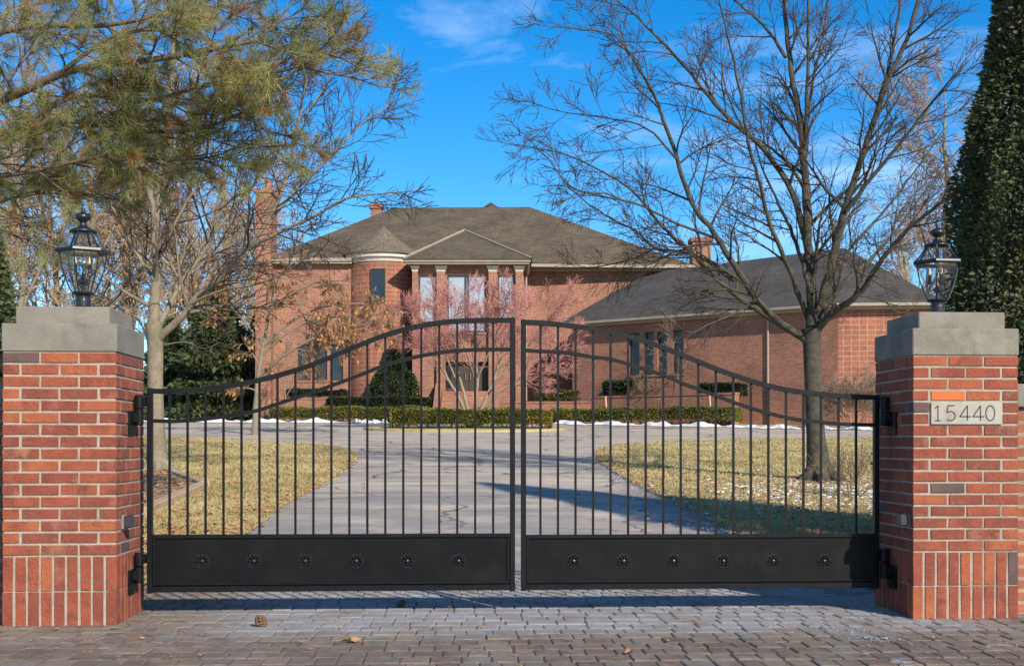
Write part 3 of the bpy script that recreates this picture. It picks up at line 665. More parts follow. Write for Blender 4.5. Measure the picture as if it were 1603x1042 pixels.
# entrance bay
yb = -1.3; bx0, bx1 = HX(645, yb), HX(820, yb); zbe = HZ(416, yb)
bw_ = [(HX(655, yb), HX(683, yb), HZ(505, yb), HZ(430, yb)), (HX(700, yb), HX(761, yb), HZ(520, yb), HZ(430, yb)), (HX(779, yb), HX(806, yb), HZ(505, yb), HZ(430, yb))]
dr = (HX(697, yb), HX(768, yb), HZ(613, yb), HZ(566, yb))
m = MB(); wall_holes(m, bx0, bx1, ZB, zbe, yb, bw_+[dr], .3); m.add([(bx1, yb, ZB), (bx1, 3, ZB), (bx1, 3, zbe), (bx1, yb, zbe)], [(0, 1, 2, 3)]); m.add([(bx0, yb, ZB), (bx0, yb, zbe), (bx0, 3, zbe), (bx0, 3, ZB)], [(0, 1, 2, 3)]); hpart(m, 'bay_wall', HB, uv=True)
for i, h in enumerate(bw_): window(h, yb, .28, blind=True, mull=((HX(731, yb)-.06, HX(731, yb)+.06) if i == 1 else ()), sill=True)
for a, b in ((646, 654.5), (684, 697.5), (765, 778), (807, 819)):
    m = MB(); m.box((HX(a, yb), yb-.22, ZB), (HX(b, yb), yb-.004, HZ(426, yb))); pl = hpart(m, 'pilaster', HB, uv=True)
    m = MB(); z0 = HZ(426, yb)+.002; ca, cb = HX(a, yb), HX(b, yb)
    m.add([(ca, yb-.22, z0), (cb, yb-.22, z0), (cb, yb-.004, z0), (ca, yb-.004, z0), (ca-.09, yb-.3, zbe-.03), (cb+.09, yb-.3, zbe-.03), (cb+.09, yb-.004, zbe-.03), (ca-.09, yb-.004, zbe-.03)], [(0,3,2,1),(4,5,6,7),(0,1,5,4),(1,2,6,5),(2,3,7,6),(3,0,4,7)]); hpart(m, 'capital', M_TRIML, pl)
m = MB(); m.box((dr[0]+.001, yb+.29, dr[2]), (dr[1]-.001, yb+.36, dr[3])); dd = hpart(m, 'front_door', M_DOOR)
dcx = (dr[0]+dr[1])/2
for s in (-1, 1):
    m = MB(); a, b = sorted((dcx+s*.05, dcx+s*.62)); m.box((a, yb+.262, dr[2]+.05), (b, yb+.288, dr[3]-.08)); do = hpart(m, 'door_leaf', M_DOOR, dd, bevel=.01)
    m = MB(); a, b = sorted((dcx+s*.75, dcx+s*.98)); m.box((a, yb+.262, dr[2]+.2), (b, yb+.288, dr[3]-.1)); hpart(m, 'side_light', M_GLASSD, dd)
    m = MB(); m.tube([V((dcx+s*.1, yb+.2, dr[2]+.55)), V((dcx+s*.1, yb+.2, dr[2]+.85))], [.014]*2, 6, True); hpart(m, 'handle', M_TRIM, dd)
m = MB(); m.box((bx0-.25, yb-.55, zbe), (bx1+.25, 3, zbe+.09)); m.box((bx0-.3, yb-.62, zbe+.0905), (bx1+.3, 3, zbe+.22)); hpart(m, 'bay_fascia', M_TRIM)
def hip(pts, apex_a, apex_b, name, material, th=0):
    """roof from eave corners (ccw, 4) to a ridge a-b (a at left)"""
    p0, p1, p2, p3 = pts; m = MB(); m.add([p0, p1, p2, p3, apex_a, apex_b], [(0, 1, 5, 4), (1, 2, 5), (2, 3, 4, 5), (3, 0, 4)]); return hpart(m, name, material, uv=True)
ya = 2.2; ap = (HX(727, ya), ya, HZ(361, ya)); e0 = zbe+.2
br_ = hip([(bx0-.36, yb-.68, e0), (bx1+.36, yb-.68, e0), (bx1+.36, 6, e0), (bx0-.36, 6, e0)], ap, (ap[0]+.02, ap[1]+2.5, ap[2]), 'bay_roof', M_ROOF)
m = MB(); q0 = V((bx0-.36, yb-.68, e0+.03)); q1 = V((bx1+.36, yb-.68, e0+.03)); m.tube([q0, V(ap)+V((0, 0, .03))], [.055]*2, 6); m.tube([q1, V(ap)+V((0, 0, .03))], [.055]*2, 6); hpart(m, 'hip_cap', M_TRIM, br_)
# main right wall and main roof
yr = 1.6; xr0, xr1 = bx1-.3, HX(1082, yr); zr = HZ(426, yr)
m = MB(); m.box((xr0, yr, ZB), (xr1, 12, zr)); hpart(m, 'wall', HB, uv=True)
m = MB(); m.box((xr0, yr-.35, zr), (xr1+.3, 12.2, zr+.1)); m.prism([(xr0, .42), (xr1+.36, 1.02), (xr1+.36, 12.3), (xr0, 12.3)], zr+.101, zr+.262); hpart(m, 'fascia', M_TRIM); m = MB(); m.box((xl-.3, -.35, ze), (xt, 12.3, ze+.1)); m.box((xl-.36, -.42, ze+.101), (xt, 12.3, ze+.24)); hpart(m, 'fascia', M_TRIM)
zm = ze+.22; yc = 6.2
A_ = (HX(416, -.5), -.5, zm); B_ = (HX(1088, 1), 1.0, zr+.22); C_ = (HX(1088, 1)+.2, 12.6, zr+.22); D_ = (HX(416, -.5), 12.6, zm)
hip([A_, B_, C_, D_], (HX(617, yc), yc, HZ(325, yc)), (HX(829, yc), yc, HZ(324, yc)), 'main_roof', M_ROOF)
# raised cross hip behind the ridge
yq = 8; hip([(HX(730, 6), 4.8, HZ(375, 5)), (HX(812, 6), 4.8, HZ(375, 5)), (HX(826, 9), 11, HZ(340, 9)), (HX(716, 9), 11, HZ(340, 9))], (HX(768, 7), 7, HZ(316.5, 7)), (HX(772, 7), 7.4, HZ(316.5, 7)), 'rear_roof', M_ROOF)
def chimney(a, b, y0, dep, ztop, zlow, pot=None, shoulder=True):
    m = MB(); m.box((a, y0, zlow), (b, y0+dep, ztop)); c = hpart(m, 'chimney', HB, uv=True)
    if shoulder: m = MB(); m.box((a-.07, y0-.07, ztop+.002), (b+.07, y0+dep+.07, ztop+.2)); hpart(m, 'chimney_cap', HB, c, uv=True)
    if pot: m = MB(); m.lathe(((a+b)/2+pot[2], y0+dep/2, ztop), [(pot[0], .203), (pot[0]*.85, .3), (pot[0]*.8, pot[1]), (pot[0]*.95, pot[1]+.05)], 12); hpart(m, 'chimney_pot', HB, c, uv=True)
chimney(HX(421, 2.5), HX(444, 2.5), -.6, 1.5, HZ(306, 0), ZB, (.2, .62, .1))
chimney(HX(580, 8), HX(597, 8), 8, .6, HZ(326, 8), HZ(350, 8), (.14, .45, 0))
# angled wing
KW = 1.1
ZE = CAM.z+4.70*KW
def lp(px, d): return V(((px-CXP)*d/F, d-D0, 0))
A, B, C = lp(896, 49.4*KW), lp(1312, 42.7*KW), lp(1462, 42.4*KW)
uw = (B-A).normalized(); LW = (B-A).length; nw = V((-uw.y, uw.x, 0))
Dp = V((17.2*KW, 48.5*KW-D0, 0)); Ep = A+nw*9.2
def tfw(x, y, z): p = A+uw*x+nw*y; return (p.x, p.y, z)
def wx(px):                      # distance along the wing wall seen at px
    k = (px-CXP)/F; return (k*(A.y+D0)-A.x)/(uw.x-k*uw.y)
def wz(py, x): p = A+uw*x; return CAM.z+(HOR-py)*(p.y+D0)/F
wh = []
for a, b in ((984, 1001), (1009, 1023), (1029, 1044), (1053, 1070)):
    x0, x1 = wx(a), wx(b); wh.append((x0, x1, wz(586, wx(1025)), wz(519, wx(1025))))
m = MB(); wall_holes(m, 0, LW, 1.2, ZE, 0, wh, .25, tf=tfw)
ch = lambda p, q: m.add([(p.x, p.y, 1.2), (q.x, q.y, 1.2), (q.x, q.y, ZE), (p.x, p.y, ZE)], [(0, 1, 2, 3)])
ch(Ep, A); ch(C, Dp); ch(Dp, Ep); hpart(m, 'wing_wall', HB, uv=True)
m = MB(); ch(B, C); hpart(m, 'wing_end_wall', HBLOCK, uv=True)
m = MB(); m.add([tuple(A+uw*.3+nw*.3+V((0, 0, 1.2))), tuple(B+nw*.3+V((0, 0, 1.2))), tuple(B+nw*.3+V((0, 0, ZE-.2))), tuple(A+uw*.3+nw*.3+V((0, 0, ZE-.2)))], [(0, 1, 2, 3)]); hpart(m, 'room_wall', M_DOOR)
for h in wh: window(h, 0, .22, tf=tfw)
rw1 = V((5.85*KW, 52.6*KW-D0, CAM.z+7.36*KW)); rw2 = V((12.45*KW, 45.9*KW-D0, CAM.z+7.36*KW))
def off(p, dv): return (p.x+dv[0], p.y+dv[1], ZE+.2)
pts = [off(A, (-.55, -.25)), off(B, (-.25, -.5)), off(C, (.3, -.5)), off(Dp, (.6, 0)), off(Ep, (0, .6))]
m = MB(); m.add(pts+[tuple(rw1), tuple(rw2)], [(0, 1, 6, 5), (1, 2, 6), (2, 3, 6), (3, 4, 5, 6), (4, 0, 5)]); hpart(m, 'wing_roof', M_ROOFW, uv=True)
m = MB()
lo = [(A+V((-.3, -.12, 0)), 0), (B+V((-.12, -.3, 0)), 0), (C+V((.15, -.3, 0)), 0), (Dp+V((.3, 0, 0)), 0), (Ep+V((0, .3, 0)), 0)]
m.prism([(p.x, p.y) for p, _ in lo], ZE-.03, ZE+.08); m.prism([(p[0], p[1]) for p in pts], ZE+.081, ZE+.19); hpart(m, 'wing_fascia', M_TRIM)
m = MB(); xd = wx(1203); p0 = V(tfw(xd, -.06, 1.3)); p1 = V(tfw(xd, -.06, ZE-.1)); m.tube([p0, p1], [.045]*2, 8); hpart(m, 'downspout', M_TRIM)
m = MB(); p = V((HX(828, yb), yb-.5, zbe)); m.tube([p, p+V((-.05, .5, -.35)), p+V((-.12, .75, -.45)), p+V((-.12, .75, -6))], [.045]*4, 8); hpart(m, 'downspout', M_TRIM)
chimney(HX(1084, 1), HX(1113, 1), 1, 1.0, HZ(378, 1), 6, None)
# front steps with flanking walls
NS = 7; zs0, zs1 = 2.02, dr[2]; sy0 = yb-2.6
for i in range(NS):
    m = MB(); z1_ = zs0+(zs1-zs0)*(i+1)/NS; m.box((HX(691, -2.5), sy0+.3*i, 1.8), (HX(773, -2.5), sy0+.3*i+(.3 if i < NS-1 else .8), z1_)); st = hpart(m, 'step', HB, uv=True, bevel=.012)
for a, b in ((680, 690.5), (773.5, 784)):
    m = MB(); xa, xb = HX(a, -2.5), HX(b, -2.5); m.add([(xa, sy0-.1, 1.8), (xb, sy0-.1, 1.8), (xb, yb-.25, 1.8), (xa, yb-.25, 1.8), (xa, sy0-.1, zs0+.35), (xb, sy0-.1, zs0+.35), (xb, yb-.25, zs1+.35), (xa, yb-.25, zs1+.35)], [(0,3,2,1),(4,5,6,7),(0,1,5,4),(1,2,6,5),(2,3,7,6),(3,0,4,7)]); hpart(m, 'step_wall', HB, uv=True)
# low planter walls before the house
def planter(pa, pb, d0, d1, py, label, th=.35):
    a, b = onG(pa, d0), onG(pb, d1); zt = CAM.z+(HOR-py)*(d0+d1)/2/F; dv = (b-a); dv.z = 0; nn = V((-dv.y, dv.x, 0)).normalized()*th
    o = thing('planter_wall', label, 'wall', (a.x, a.y, a.z), 'low brick walls before the house'); m = MB()
    m.prism([(a.x, a.y), (b.x, b.y), (b.x+nn.x, b.y+nn.y), (a.x+nn.x, a.y+nn.y)], a.z-.3, zt-.08); m.build('wall', HB, o, uv=True)
    u = dv.normalized()*.03; n2 = nn.normalized()*.03; m = MB(); m.prism([(a.x-u.x-n2.x, a.y-u.y-n2.y), (b.x+u.x-n2.x, b.y+u.y-n2.y), (b.x+nn.x+u.x+n2.x, b.y+nn.y+u.y+n2.y), (a.x+nn.x-u.x+n2.x, a.y+nn.y-u.y+n2.y)], zt-.079, zt); m.build('coping', HB, o, uv=True)
planter(428, 672, 54.0, 53.8, 622, 'low brick planter wall under the trio of windows')
planter(788, 927, 53.5, 53.0, 628, 'lower brick planter wall right of the front steps')
planter(925, 1150, 52.0, 47.8, 617, 'higher brick planter wall below the wing windows')
# ------------------------------------------------------------------ trees
def perp(d, r):
    q = V((r.gauss(0, 1), r.gauss(0, 1), r.gauss(0, 1))); q -= d*q.dot(d)
    return q.normalized() if q.length > 1e-6 else V((0, 0, 1))
def grow(lv, p, d, Ln, rad, lev, P, r):
    """lv = (thick mesh, thin mesh); P: parameter dict"""
    mx = P['max']; n = {0: 8, 1: 7, 2: 6, 3: 4}.get(lev, 3); seg = max(2, min(7, int(Ln/P.get('seg', .22))+1))
    pts = [p.copy()]; rads = [rad]; d = d.normalized(); wig = P.get('wig', .16)
    for i in range(seg):
        d = (d+perp(d, r)*r.uniform(0, wig)*2+V((0, 0, P['up'][min(lev, len(P['up'])-1)]))).normalized()
        p = p+d*(Ln/seg); pts.append(p.copy()); rads.append(max(P.get('rmin', .002), rad*(1-.72*(i+1)/seg)))
    sides = {0: 8, 1: 6, 2: 5, 3: 4}.get(lev, 3)
    (lv[0] if rad > P.get('thick', .03) else lv[1]).tube(pts, rads, sides)
    if lev < mx: spawn(lv, pts, rads, Ln, lev, P, r)
    elif 'leaf' in P: P['leaf'](pts, r)
def spawn(lv, pts, rads, Ln, lev, P, r, t0=.25, num=None, lenf=None):
    k = P['num'][min(lev, len(P['num'])-1)] if num is None else num
    m = len(pts)-1
    for c in range(k):
        t = t0+(1-t0)*(c+r.random())/k if c < k-1 else 1.0
        i = min(int(t*m), m-1); fr = t*m-i; p = pts[i].lerp(pts[i+1], fr); tg = (pts[i+1]-pts[i]).normalized(); rr = rads[i]+(rads[i+1]-rads[i])*fr
        ang = R(r.uniform(*P['ang'])) if t < .99 else R(r.uniform(0, 20))
        q = perp(tg, r)
        if 'flat' in P: q.z *= P['flat']; q.normalize()
        if 'bias' in P: q = (q+P['bias']).normalized()
        d = tg*math.cos(ang)+q*math.sin(ang)
        cl = (lenf or Ln)*r.uniform(*P['lf'])*(1.15-.55*t)
        if cl < P.get('lmin', .08): continue
        grow(lv, p, d, cl, max(P.get('rmin', .002), min(rr*.75, rr*P.get('rf', .6)*r.uniform(.75, 1.1))), lev+1, P, r)
def limb(lv, pxs, d0, d1, w0, w1, P, r, num, lenf, lev=1, t0=.12):
    """main limb through given points of the crown, from depth d0 to d1, diameters w0..w1 (m)"""
    n = len(pxs); ctrl = [T(x, y, d0+(d1-d0)*i/(n-1)) for i, (x, y) in enumerate(pxs)]; pts = smoothpts(ctrl, 5); m = len(pts)-1
    for i in range(2, m+1): pts[i] += perp(V((0, 0, 1)), r)*r.uniform(0, .02)
    rads = [max(.004, .5*(w0+(w1-w0)*(i/m)**.8)) for i in range(m+1)]
    lv[0].tube(pts, rads, 8 if w0 > .1 else 6)
    Ln = sum((pts[i+1]-pts[i]).length for i in range(m))
    spawn(lv, pts, rads, Ln, lev, P, r, t0, num, lenf); return pts
def trunk_mesh(lv, pts, rads, n=14, flare=1.6):
    ps = smoothpts(pts, 5); m = len(ps)-1; rs = []
    for i in range(m+1):
        t = i/m*(len(rads)-1); a = min(int(t), len(rads)-2); rs.append(rads[a]+(rads[a+1]-rads[a])*(t-a))
    lv[0].tube(ps, rs, n)

# right bare tree
def right_tree():
    r = random.Random(41); d = 18.4; base = ground(1283, 756); d = (base-CAM).dot(FW)
    t = thing('bare_tree', 'spreading leafless tree on the right lawn by the numbered pillar', 'tree', base)
    lv = (MB(), MB())
    P = dict(max=4, num=(9, 9, 8, 6), ang=(24, 58), lf=(.34, .72), up=(.03, .025, .02, .025, .03), seg=.2, wig=.13, rf=.58, rmin=.0038, thick=.02, lmin=.12)
    trunk_mesh(lv, [base-V((0, 0, .15)), T(1282, 735, d), T(1277, 680, d), T(1273, 600, d), T(1271, 550, d), T(1271, 515, d)], [.3, .19, .14, .13, .13, .16])
    for i in range(6):
        a = i*1.05+.3; q = V((math.cos(a), math.sin(a), 0)); lv[0].tube([base+q*.02+V((0, 0, .35)), base+q*.2+V((0, 0, .12)), base+q*.48+V((0, 0, -.05))], [.12, .085, .04], 7)
    k = 1.0; LB = [
     ([(1271, 530), (1270, 450), (1264, 360), (1259, 270), (1253, 200), (1240, 120), (1231, 50), (1224, -60)], 0, .3, .25, .05, 10, 1.9),
     ([(1259, 275), (1262, 200), (1264, 120), (1266, 50), (1262, -50)], .2, -.2, .11, .03, 7, 1.5),
     ([(1256, 225), (1272, 130), (1288, 60), (1300, -20)], .2, 1.0, .09, .025, 6, 1.4),
     ([(1285, 480), (1308, 390), (1322, 330), (1345, 260), (1368, 190), (1392, 120), (1425, 50), (1448, -60)], -.1, -.9, .2, .045, 10, 1.8),
     ([(1366, 195), (1390, 110), (1404, 40), (1412, -40)], -.6, -.3, .09, .03, 6, 1.3),
     ([(1325, 330), (1362, 280), (1408, 225), (1455, 165), (1510, 100)], -.4, -1.4, .1, .025, 8, 1.4),
     ([(1272, 525), (1303, 490), (1342, 462), (1375, 415), (1420, 360), (1470, 320), (1530, 280)], 0, -2.0, .17, .03, 9, 1.5),
     ([(1280, 505), (1310, 452), (1352, 415), (1400, 365), (1448, 300), (1500, 235)], 0, 1.8, .13, .025, 9, 1.5),
     ([(1268, 535), (1225, 508), (1186, 470), (1150, 415), (1116, 362), (1084, 320), (1064, 262), (1040, 190), (1024, 149), (989, 89), (957, 54), (905, 46), (868, 42)], 0, -1.2, .17, .014, 15, 1.7),
     ([(1262, 380), (1240, 300), (1192, 230), (1141, 186), (1110, 152), (1075, 108), (1033, 63), (995, 25), (955, -10)], .1, .8, .15, .022, 12, 1.7),
     ([(1266, 535), (1205, 497), (1150, 460), (1118, 432), (1081, 394), (1038, 356), (991, 300), (945, 270), (880, 240), (806, 228)], 0, 1.5, .15, .012, 14, 1.6),
     ([(1150, 440), (1100, 405), (1060, 393), (1024, 388), (996, 362), (963, 346), (920, 318), (887, 292), (850, 292)], .6, 2.2, .085, .012, 12, 1.3),
     ([(1118, 372), (1060, 350), (1000, 320), (930, 305), (890, 290), (850, 240), (815, 205)], -.8, -2.2, .06, .01, 10, 1.2),
     ([(1060, 250), (1010, 200), (950, 185), (880, 175), (830, 160)], -1.0, -.2, .05, .01, 9, 1.2),
     ([(1024, 389), (980, 408), (930, 418), (890, 420), (860, 438)], 1.6, 2.6, .04, .009, 9, .9),
     ([(1265, 500), (1235, 420), (1205, 350), (1190, 290), (1170, 220), (1160, 150), (1140, 60), (1120, -30)], .1, -1.6, .12, .02, 11, 1.5),
     ([(1271, 460), (1245, 380), (1225, 330), (1196, 270), (1178, 210)], -.3, 2.0, .1, .02, 9, 1.4),
     ([(1300, 440), (1330, 390), (1385, 330), (1430, 270), (1480, 200)], .3, 2.6, .09, .02, 8, 1.4),
     ([(1230, 90), (1195, 40), (1150, 0), (1110, -40)], .2, 1.0, .08, .02, 7, 1.3),
     ([(1185, 468), (1150, 490), (1115, 505), (1080, 520), (1050, 500)], -.3, -1.2, .05, .01, 6, .8),
     ([(1340, 462), (1380, 470), (1410, 490), (1440, 470)], -.3, .6, .04, .01, 5, .7)]
    for px, a, b, w0, w1, nn, ln in LB: limb(lv, px, d+a, d+b, w0*.75, w1*1.1, P, r, int(nn*1.5), ln*1.15)
    lv[0].build('trunk', M_BARK, t, smooth=True); lv[1].build('crown', M_TWIG, t)
right_tree()
# left bare tree
def left_tree():
    r = random.Random(52); base = ground(247, 742); d = (base-CAM).dot(FW)
    t = thing('bare_tree', 'pale trunked leafless tree behind the left gate pillar', 'tree', base)
    lv = (MB(), MB())
    P = dict(max=4, num=(9, 9, 8, 6), ang=(24, 58), lf=(.36, .74), up=(.04, .03, .025, .025, .03), seg=.22, wig=.12, rf=.6, rmin=.005, thick=.024, lmin=.15)
    trunk_mesh(lv, [base-V((0, 0, .15)), T(246, 722, d), T(244, 660, d), T(243, 590, d), T(243, 540, d), T(240, 505, d)], [.27, .175, .135, .125, .13, .145])
    for i in range(6):
        a = i*1.05+.7; q = V((math.cos(a), math.sin(a), 0)); lv[0].tube([base+q*.02+V((0, 0, .3)), base+q*.2+V((0, 0, .1)), base+q*.5+V((0, 0, -.05))], [.1, .08, .035], 7)
    LB = [
     ([(240, 510), (243, 450), (247, 390), (243, 330), (250, 270), (262, 190), (270, 100), (280, 0), (285, -60)], 0, .4, .24, .05, 11, 2.0),
     ([(243, 400), (238, 320), (215, 240), (195, 160), (180, 60), (170, -40)], 0, -1, .13, .03, 9, 1.9),
     ([(244, 535), (280, 500), (310, 465), (350, 430), (385, 392), (420, 345), (445, 290), (460, 220), (475, 150), (490, 60)], 0, -1.2, .17, .02, 14, 1.8),
     ([(395, 385), (440, 362), (490, 340), (540, 312), (600, 303), (640, 300)], -.8, -1.6, .09, .01, 11, 1.4),
     ([(425, 340), (470, 290), (520, 240), (560, 200), (605, 165), (620, 130)], -.6, .6, .08, .01, 11, 1.5),
     ([(243, 520), (270, 470), (300, 420), (330, 375), (345, 300), (355, 230), (372, 150), (390, 80), (410, 0)], 0, 1.3, .13, .02, 13, 1.8),
     ([(330, 370), (380, 310), (420, 260), (470, 190), (520, 120), (555, 70)], .8, 2.0, .08, .012, 12, 1.6),
     ([(250, 300), (290, 240), (340, 180), (390, 120), (440, 60), (480, 0)], .3, -1.0, .1, .02, 11, 1.7),
     ([(247, 485), (200, 460), (160, 430), (120, 400), (70, 380)], 0, 1.0, .1, .015, 8, 1.4),
     ([(243, 440), (210, 390), (180, 330), (140, 270), (110, 190)], 0, .8, .1, .015, 9, 1.6),
     ([(300, 475), (345, 455), (400, 445), (440, 430), (480, 405), (520, 395)], -.4, -2.0, .065, .01, 9, 1.0),
     ([(262, 495), (300, 480), (350, 478), (400, 482), (440, 470), (480, 480)], -.2, .9, .06, .01, 8, 1.0),
     ([(350, 190), (410, 170), (470, 120), (540, 60)], .4, .8, .06, .012, 9, 1.4),
     ([(255, 540), (290, 535), (320, 545), (345, 535)], 0, -.6, .03, .008, 5, .6)]
    for px, a, b, w0, w1, nn, ln in LB: limb(lv, px, d+a, d+b, w0*.85, w1*1.1, P, r, int(nn*1.4), ln*1.15)
    lv[0].build('trunk', M_BARKP, t, smooth=True); lv[1].build('crown', M_TWIG, t)
left_tree()

# pine reaching in from the left
def pine():
    r = random.Random(63); base = onG(-260, 13.5); t = thing('pine_tree', 'long needled pine whose boughs reach in from the upper left', 'tree', base)
    tb = MB(); tw = MB(); nd = MB(); nb = MB()
    top = base+V((.3, .2, 9.5)); tb.tube([base-V((0, 0, .2)), base+V((.05, 0, 2)), base+V((.1, .1, 5)), top], [.26, .2, .16, .05], 12)
    def tuft(p, d, n=20, L_=.15, brown=False):
        m = nb if brown else nd; d = d.normalized()
        for _ in range(n):
            q = perp(d, r); a = R(r.uniform(12, 72)); e = (d*math.cos(a)+q*math.sin(a))*L_*r.uniform(.7, 1.15); e.z -= .015; s = e.cross(perp(d, r)); 
            if s.length < 1e-6: continue
            s = s.normalized()*.0028; b = p-d*r.uniform(0, .09); k = len(m.v); m.v += [b-s, b+s, b+e]; m.f.append((k, k+1, k+2))
    def twig(p, d, Ln, rad, lev):
        seg = 4; pts = [p.copy()]; d = d.normalized()
        for i in range(seg): d = (d+perp(d, r)*.16+V((0, 0, .035 if lev > 1 else .0))).normalized(); p = p+d*Ln/seg; pts.append(p.copy())
        tw.tube(pts, [rad*(1-.6*i/seg) for i in range(seg+1)], 4 if lev < 3 else 3)
        if lev < 3:
            for c in range(5 if lev == 1 else 4):
                u = .3+.7*(c+r.random()*.8)/5; i = min(int(u*seg), seg-1); q = pts[i].lerp(pts[i+1], u*seg-i); tg = (pts[i+1]-pts[i]).normalized(); pq = perp(tg, r); pq.z *= .6
                a = R(r.uniform(28, 55)); twig(q, tg*math.cos(a)+pq*math.sin(a), Ln*r.uniform(.4, .65), rad*.55, lev+1)
        br = r.random() < .14
        for i in ((2, 3, 4) if lev == 3 else (4,)):
            if r.random() < .52: tuft(pts[i], d, brown=br)
    BO = [([(-230, 230), (-60, 180), (40, 140), (120, 108), (230, 95), (330, 78), (420, 60)], 12.6, 11.5, .13),
          ([(-230, 120), (-40, 60), (60, 40), (160, 40), (260, 20), (360, -20)], 12.9, 12.6, .1),
          ([(-230, 60), (-60, -20), (60, -20), (180, -40)], 12.6, 13.3, .09),
          ([(-230, 330), (-80, 250), (20, 205), (110, 190), (210, 205), (320, 200), (430, 150)], 13.2, 12.3, .1),
          ([(20, 205), (120, 150), (220, 160), (330, 130), (450, 110), (520, 80)], 12.8, 11.9, .06),
          ([(-230, 380), (-60, 290), (40, 270), (110, 255), (180, 240)], 12.4, 12.0, .08),
          ([(120, 190), (200, 240), (280, 250), (350, 240), (410, 200)], 12.9, 12.4, .045),
          ([(100, 110), (170, 60), (240, 40), (310, 20)], 11.8, 11.4, .05),
          ([(-230, 420), (-60, 340), (20, 310), (90, 290)], 13.4, 13.0, .06)]
    for px, d0, d1, w in BO:
        n = len(px); pts = smoothpts([T(x, y, d0+(d1-d0)*i/(n-1)) for i, (x, y) in enumerate(px)], 5); m = len(pts)-1
        tb.tube(pts, [.5*w*(1-.78*i/m) for i in range(m+1)], 7)
        Ln = sum((pts[i+1]-pts[i]).length for i in range(m)); k = int(Ln*4.3)
        for c in range(k):
            u = (.2+.8*(c+r.random())/k); i = min(int(u*m), m-1); q = pts[i]; tg = (pts[i+1]-pts[i]).normalized(); pq = perp(tg, r); pq.z *= .7; a = R(r.uniform(30, 65))
            twig(q, tg*math.cos(a)+pq*math.sin(a), r.uniform(.45, 1.0)*(1.2-.4*u), .012, 1)
    tb.build('trunk', M_PINEBARK, t, smooth=True); b_ = tw.build('branches', M_PINEBARK, t); nd.build('needles', M_NEEDLE, t); o = nb.build('dead_needles', M_NEEDLEB, t)
pine()

# evergreen masses made of many small sprays
def spray_mass(mb, samp, n, size, r, droop=.3, elong=2.2):
    for _ in range(n):
        s = samp(r)
        if s is None: continue
        p, nrm = s; d = (nrm+V((r.gauss(0, .55), r.gauss(0, .55), r.gauss(0, .55)-droop*.3))).normalized(); q = perp(d, r); L_ = size*r.uniform(.6, 1.5); w_ = L_/elong
        a = V(p); k = len(mb.v); mid = a+d*L_*.5; tip = a+d*L_+V((0, 0, -droop*L_*.3)); mb.v += [a, mid+q*w_*.5, tip, mid-q*w_*.5]; mb.f.append((k, k+1, k+2, k+3))
def conifer(name, label, base, h, rad, seed, n, size, leaf, group=None, prof=None, trunk=True, cat='tree', lump=.25, near=None):
    r = random.Random(seed); t = thing(name, label, cat, base, group); c = MB(); prof = prof or (lambda u: (1-u)**.75*(.75+.25*min(1, u*8)))
    lumps = [(r.uniform(0, 6.28), r.uniform(0, 1), r.uniform(.6, 1.25)) for _ in range(70)]
    def samp(r_):
        u = r_.random()**1.15; a = r_.uniform(0, 6.28)
        f = 1
        for la, lu, lf_ in lumps:
            da = abs((a-la+math.pi) % (2*math.pi)-math.pi); e = math.exp(-(da/.35)**2-((u-lu)/.06)**2); f += lump*(lf_-.85)*e*2
        rr = rad*prof(u)*f*r_.uniform(.62, 1.03)**.6
        p = base+V((math.cos(a)*rr, math.sin(a)*rr, .05+u*h)); return p, V((math.cos(a), math.sin(a), .35))
    spray_mass(c, samp, n, size, r); 
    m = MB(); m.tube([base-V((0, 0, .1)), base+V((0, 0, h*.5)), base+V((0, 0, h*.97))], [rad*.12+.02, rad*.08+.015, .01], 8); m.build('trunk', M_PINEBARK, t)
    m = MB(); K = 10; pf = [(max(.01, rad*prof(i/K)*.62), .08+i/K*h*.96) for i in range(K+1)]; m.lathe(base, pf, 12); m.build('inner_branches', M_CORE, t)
    c.build('crown', leaf, t); return t
col_prof = lambda u: min(1, .72+u*1.2)*(1-max(0, u-.35)/.65)**.62 if u < 1 else 0
conifer('arborvitae', 'tall dark arborvitae rising behind the numbered right pillar', onG(1662, 10.3), 6.3, .86, 71, 120000, .052, M_ARB, prof=lambda u: (.85+.15*min(1, u*5) if u < .42 else max(0, 1-(u-.42)/.58)**.7), lump=.72)
conifer('arborvitae', 'dark arborvitae at the far left edge behind the left pillar', onG(-42, 9.4), 2.95, .44, 72, 32000, .05, M_ARB, prof=col_prof, lump=.5)
# evergreens beyond the left lawn
spr = lambda u: (1-u)**.85*(.8+.2*math.sin(u*40))
conifer('spruce_tree', 'broad dark evergreen left of the house beyond the lawn', onG(338, 58), 6.6, 2.6, 91, 16000, .3, M_ARB, prof=lambda u: (1-u**1.6)*(.85+.15*math.sin(u*34)), lump=.6)
conifer('spruce_tree', 'smaller dark evergreen between the left tree trunk and the broad one', onG(268, 60), 5.0, 1.9, 92, 9000, .3, M_ARB, prof=lambda u: (1-u**1.5)*(.85+.15*math.sin(u*30)), lump=.6)
conifer('spruce_tree', 'dark evergreen touching the left corner of the house', onG(408, 59), 5.2, 1.5, 93, 8000, .28, M_ARB, prof=lambda u: (1-u**1.4), lump=.6)
conifer('pointed_evergreen', 'cone shaped evergreen with a thin tip before the turret', onG(617, 54.6), 3.6, 1.25, 94, 12000, .13, M_YEWD, prof=lambda u: (min(1, .8+u*2)*(1-(u/.74)**2.6)**.7 if u < .66 else .42*(1-(u-.6)/.4)), lump=.2)

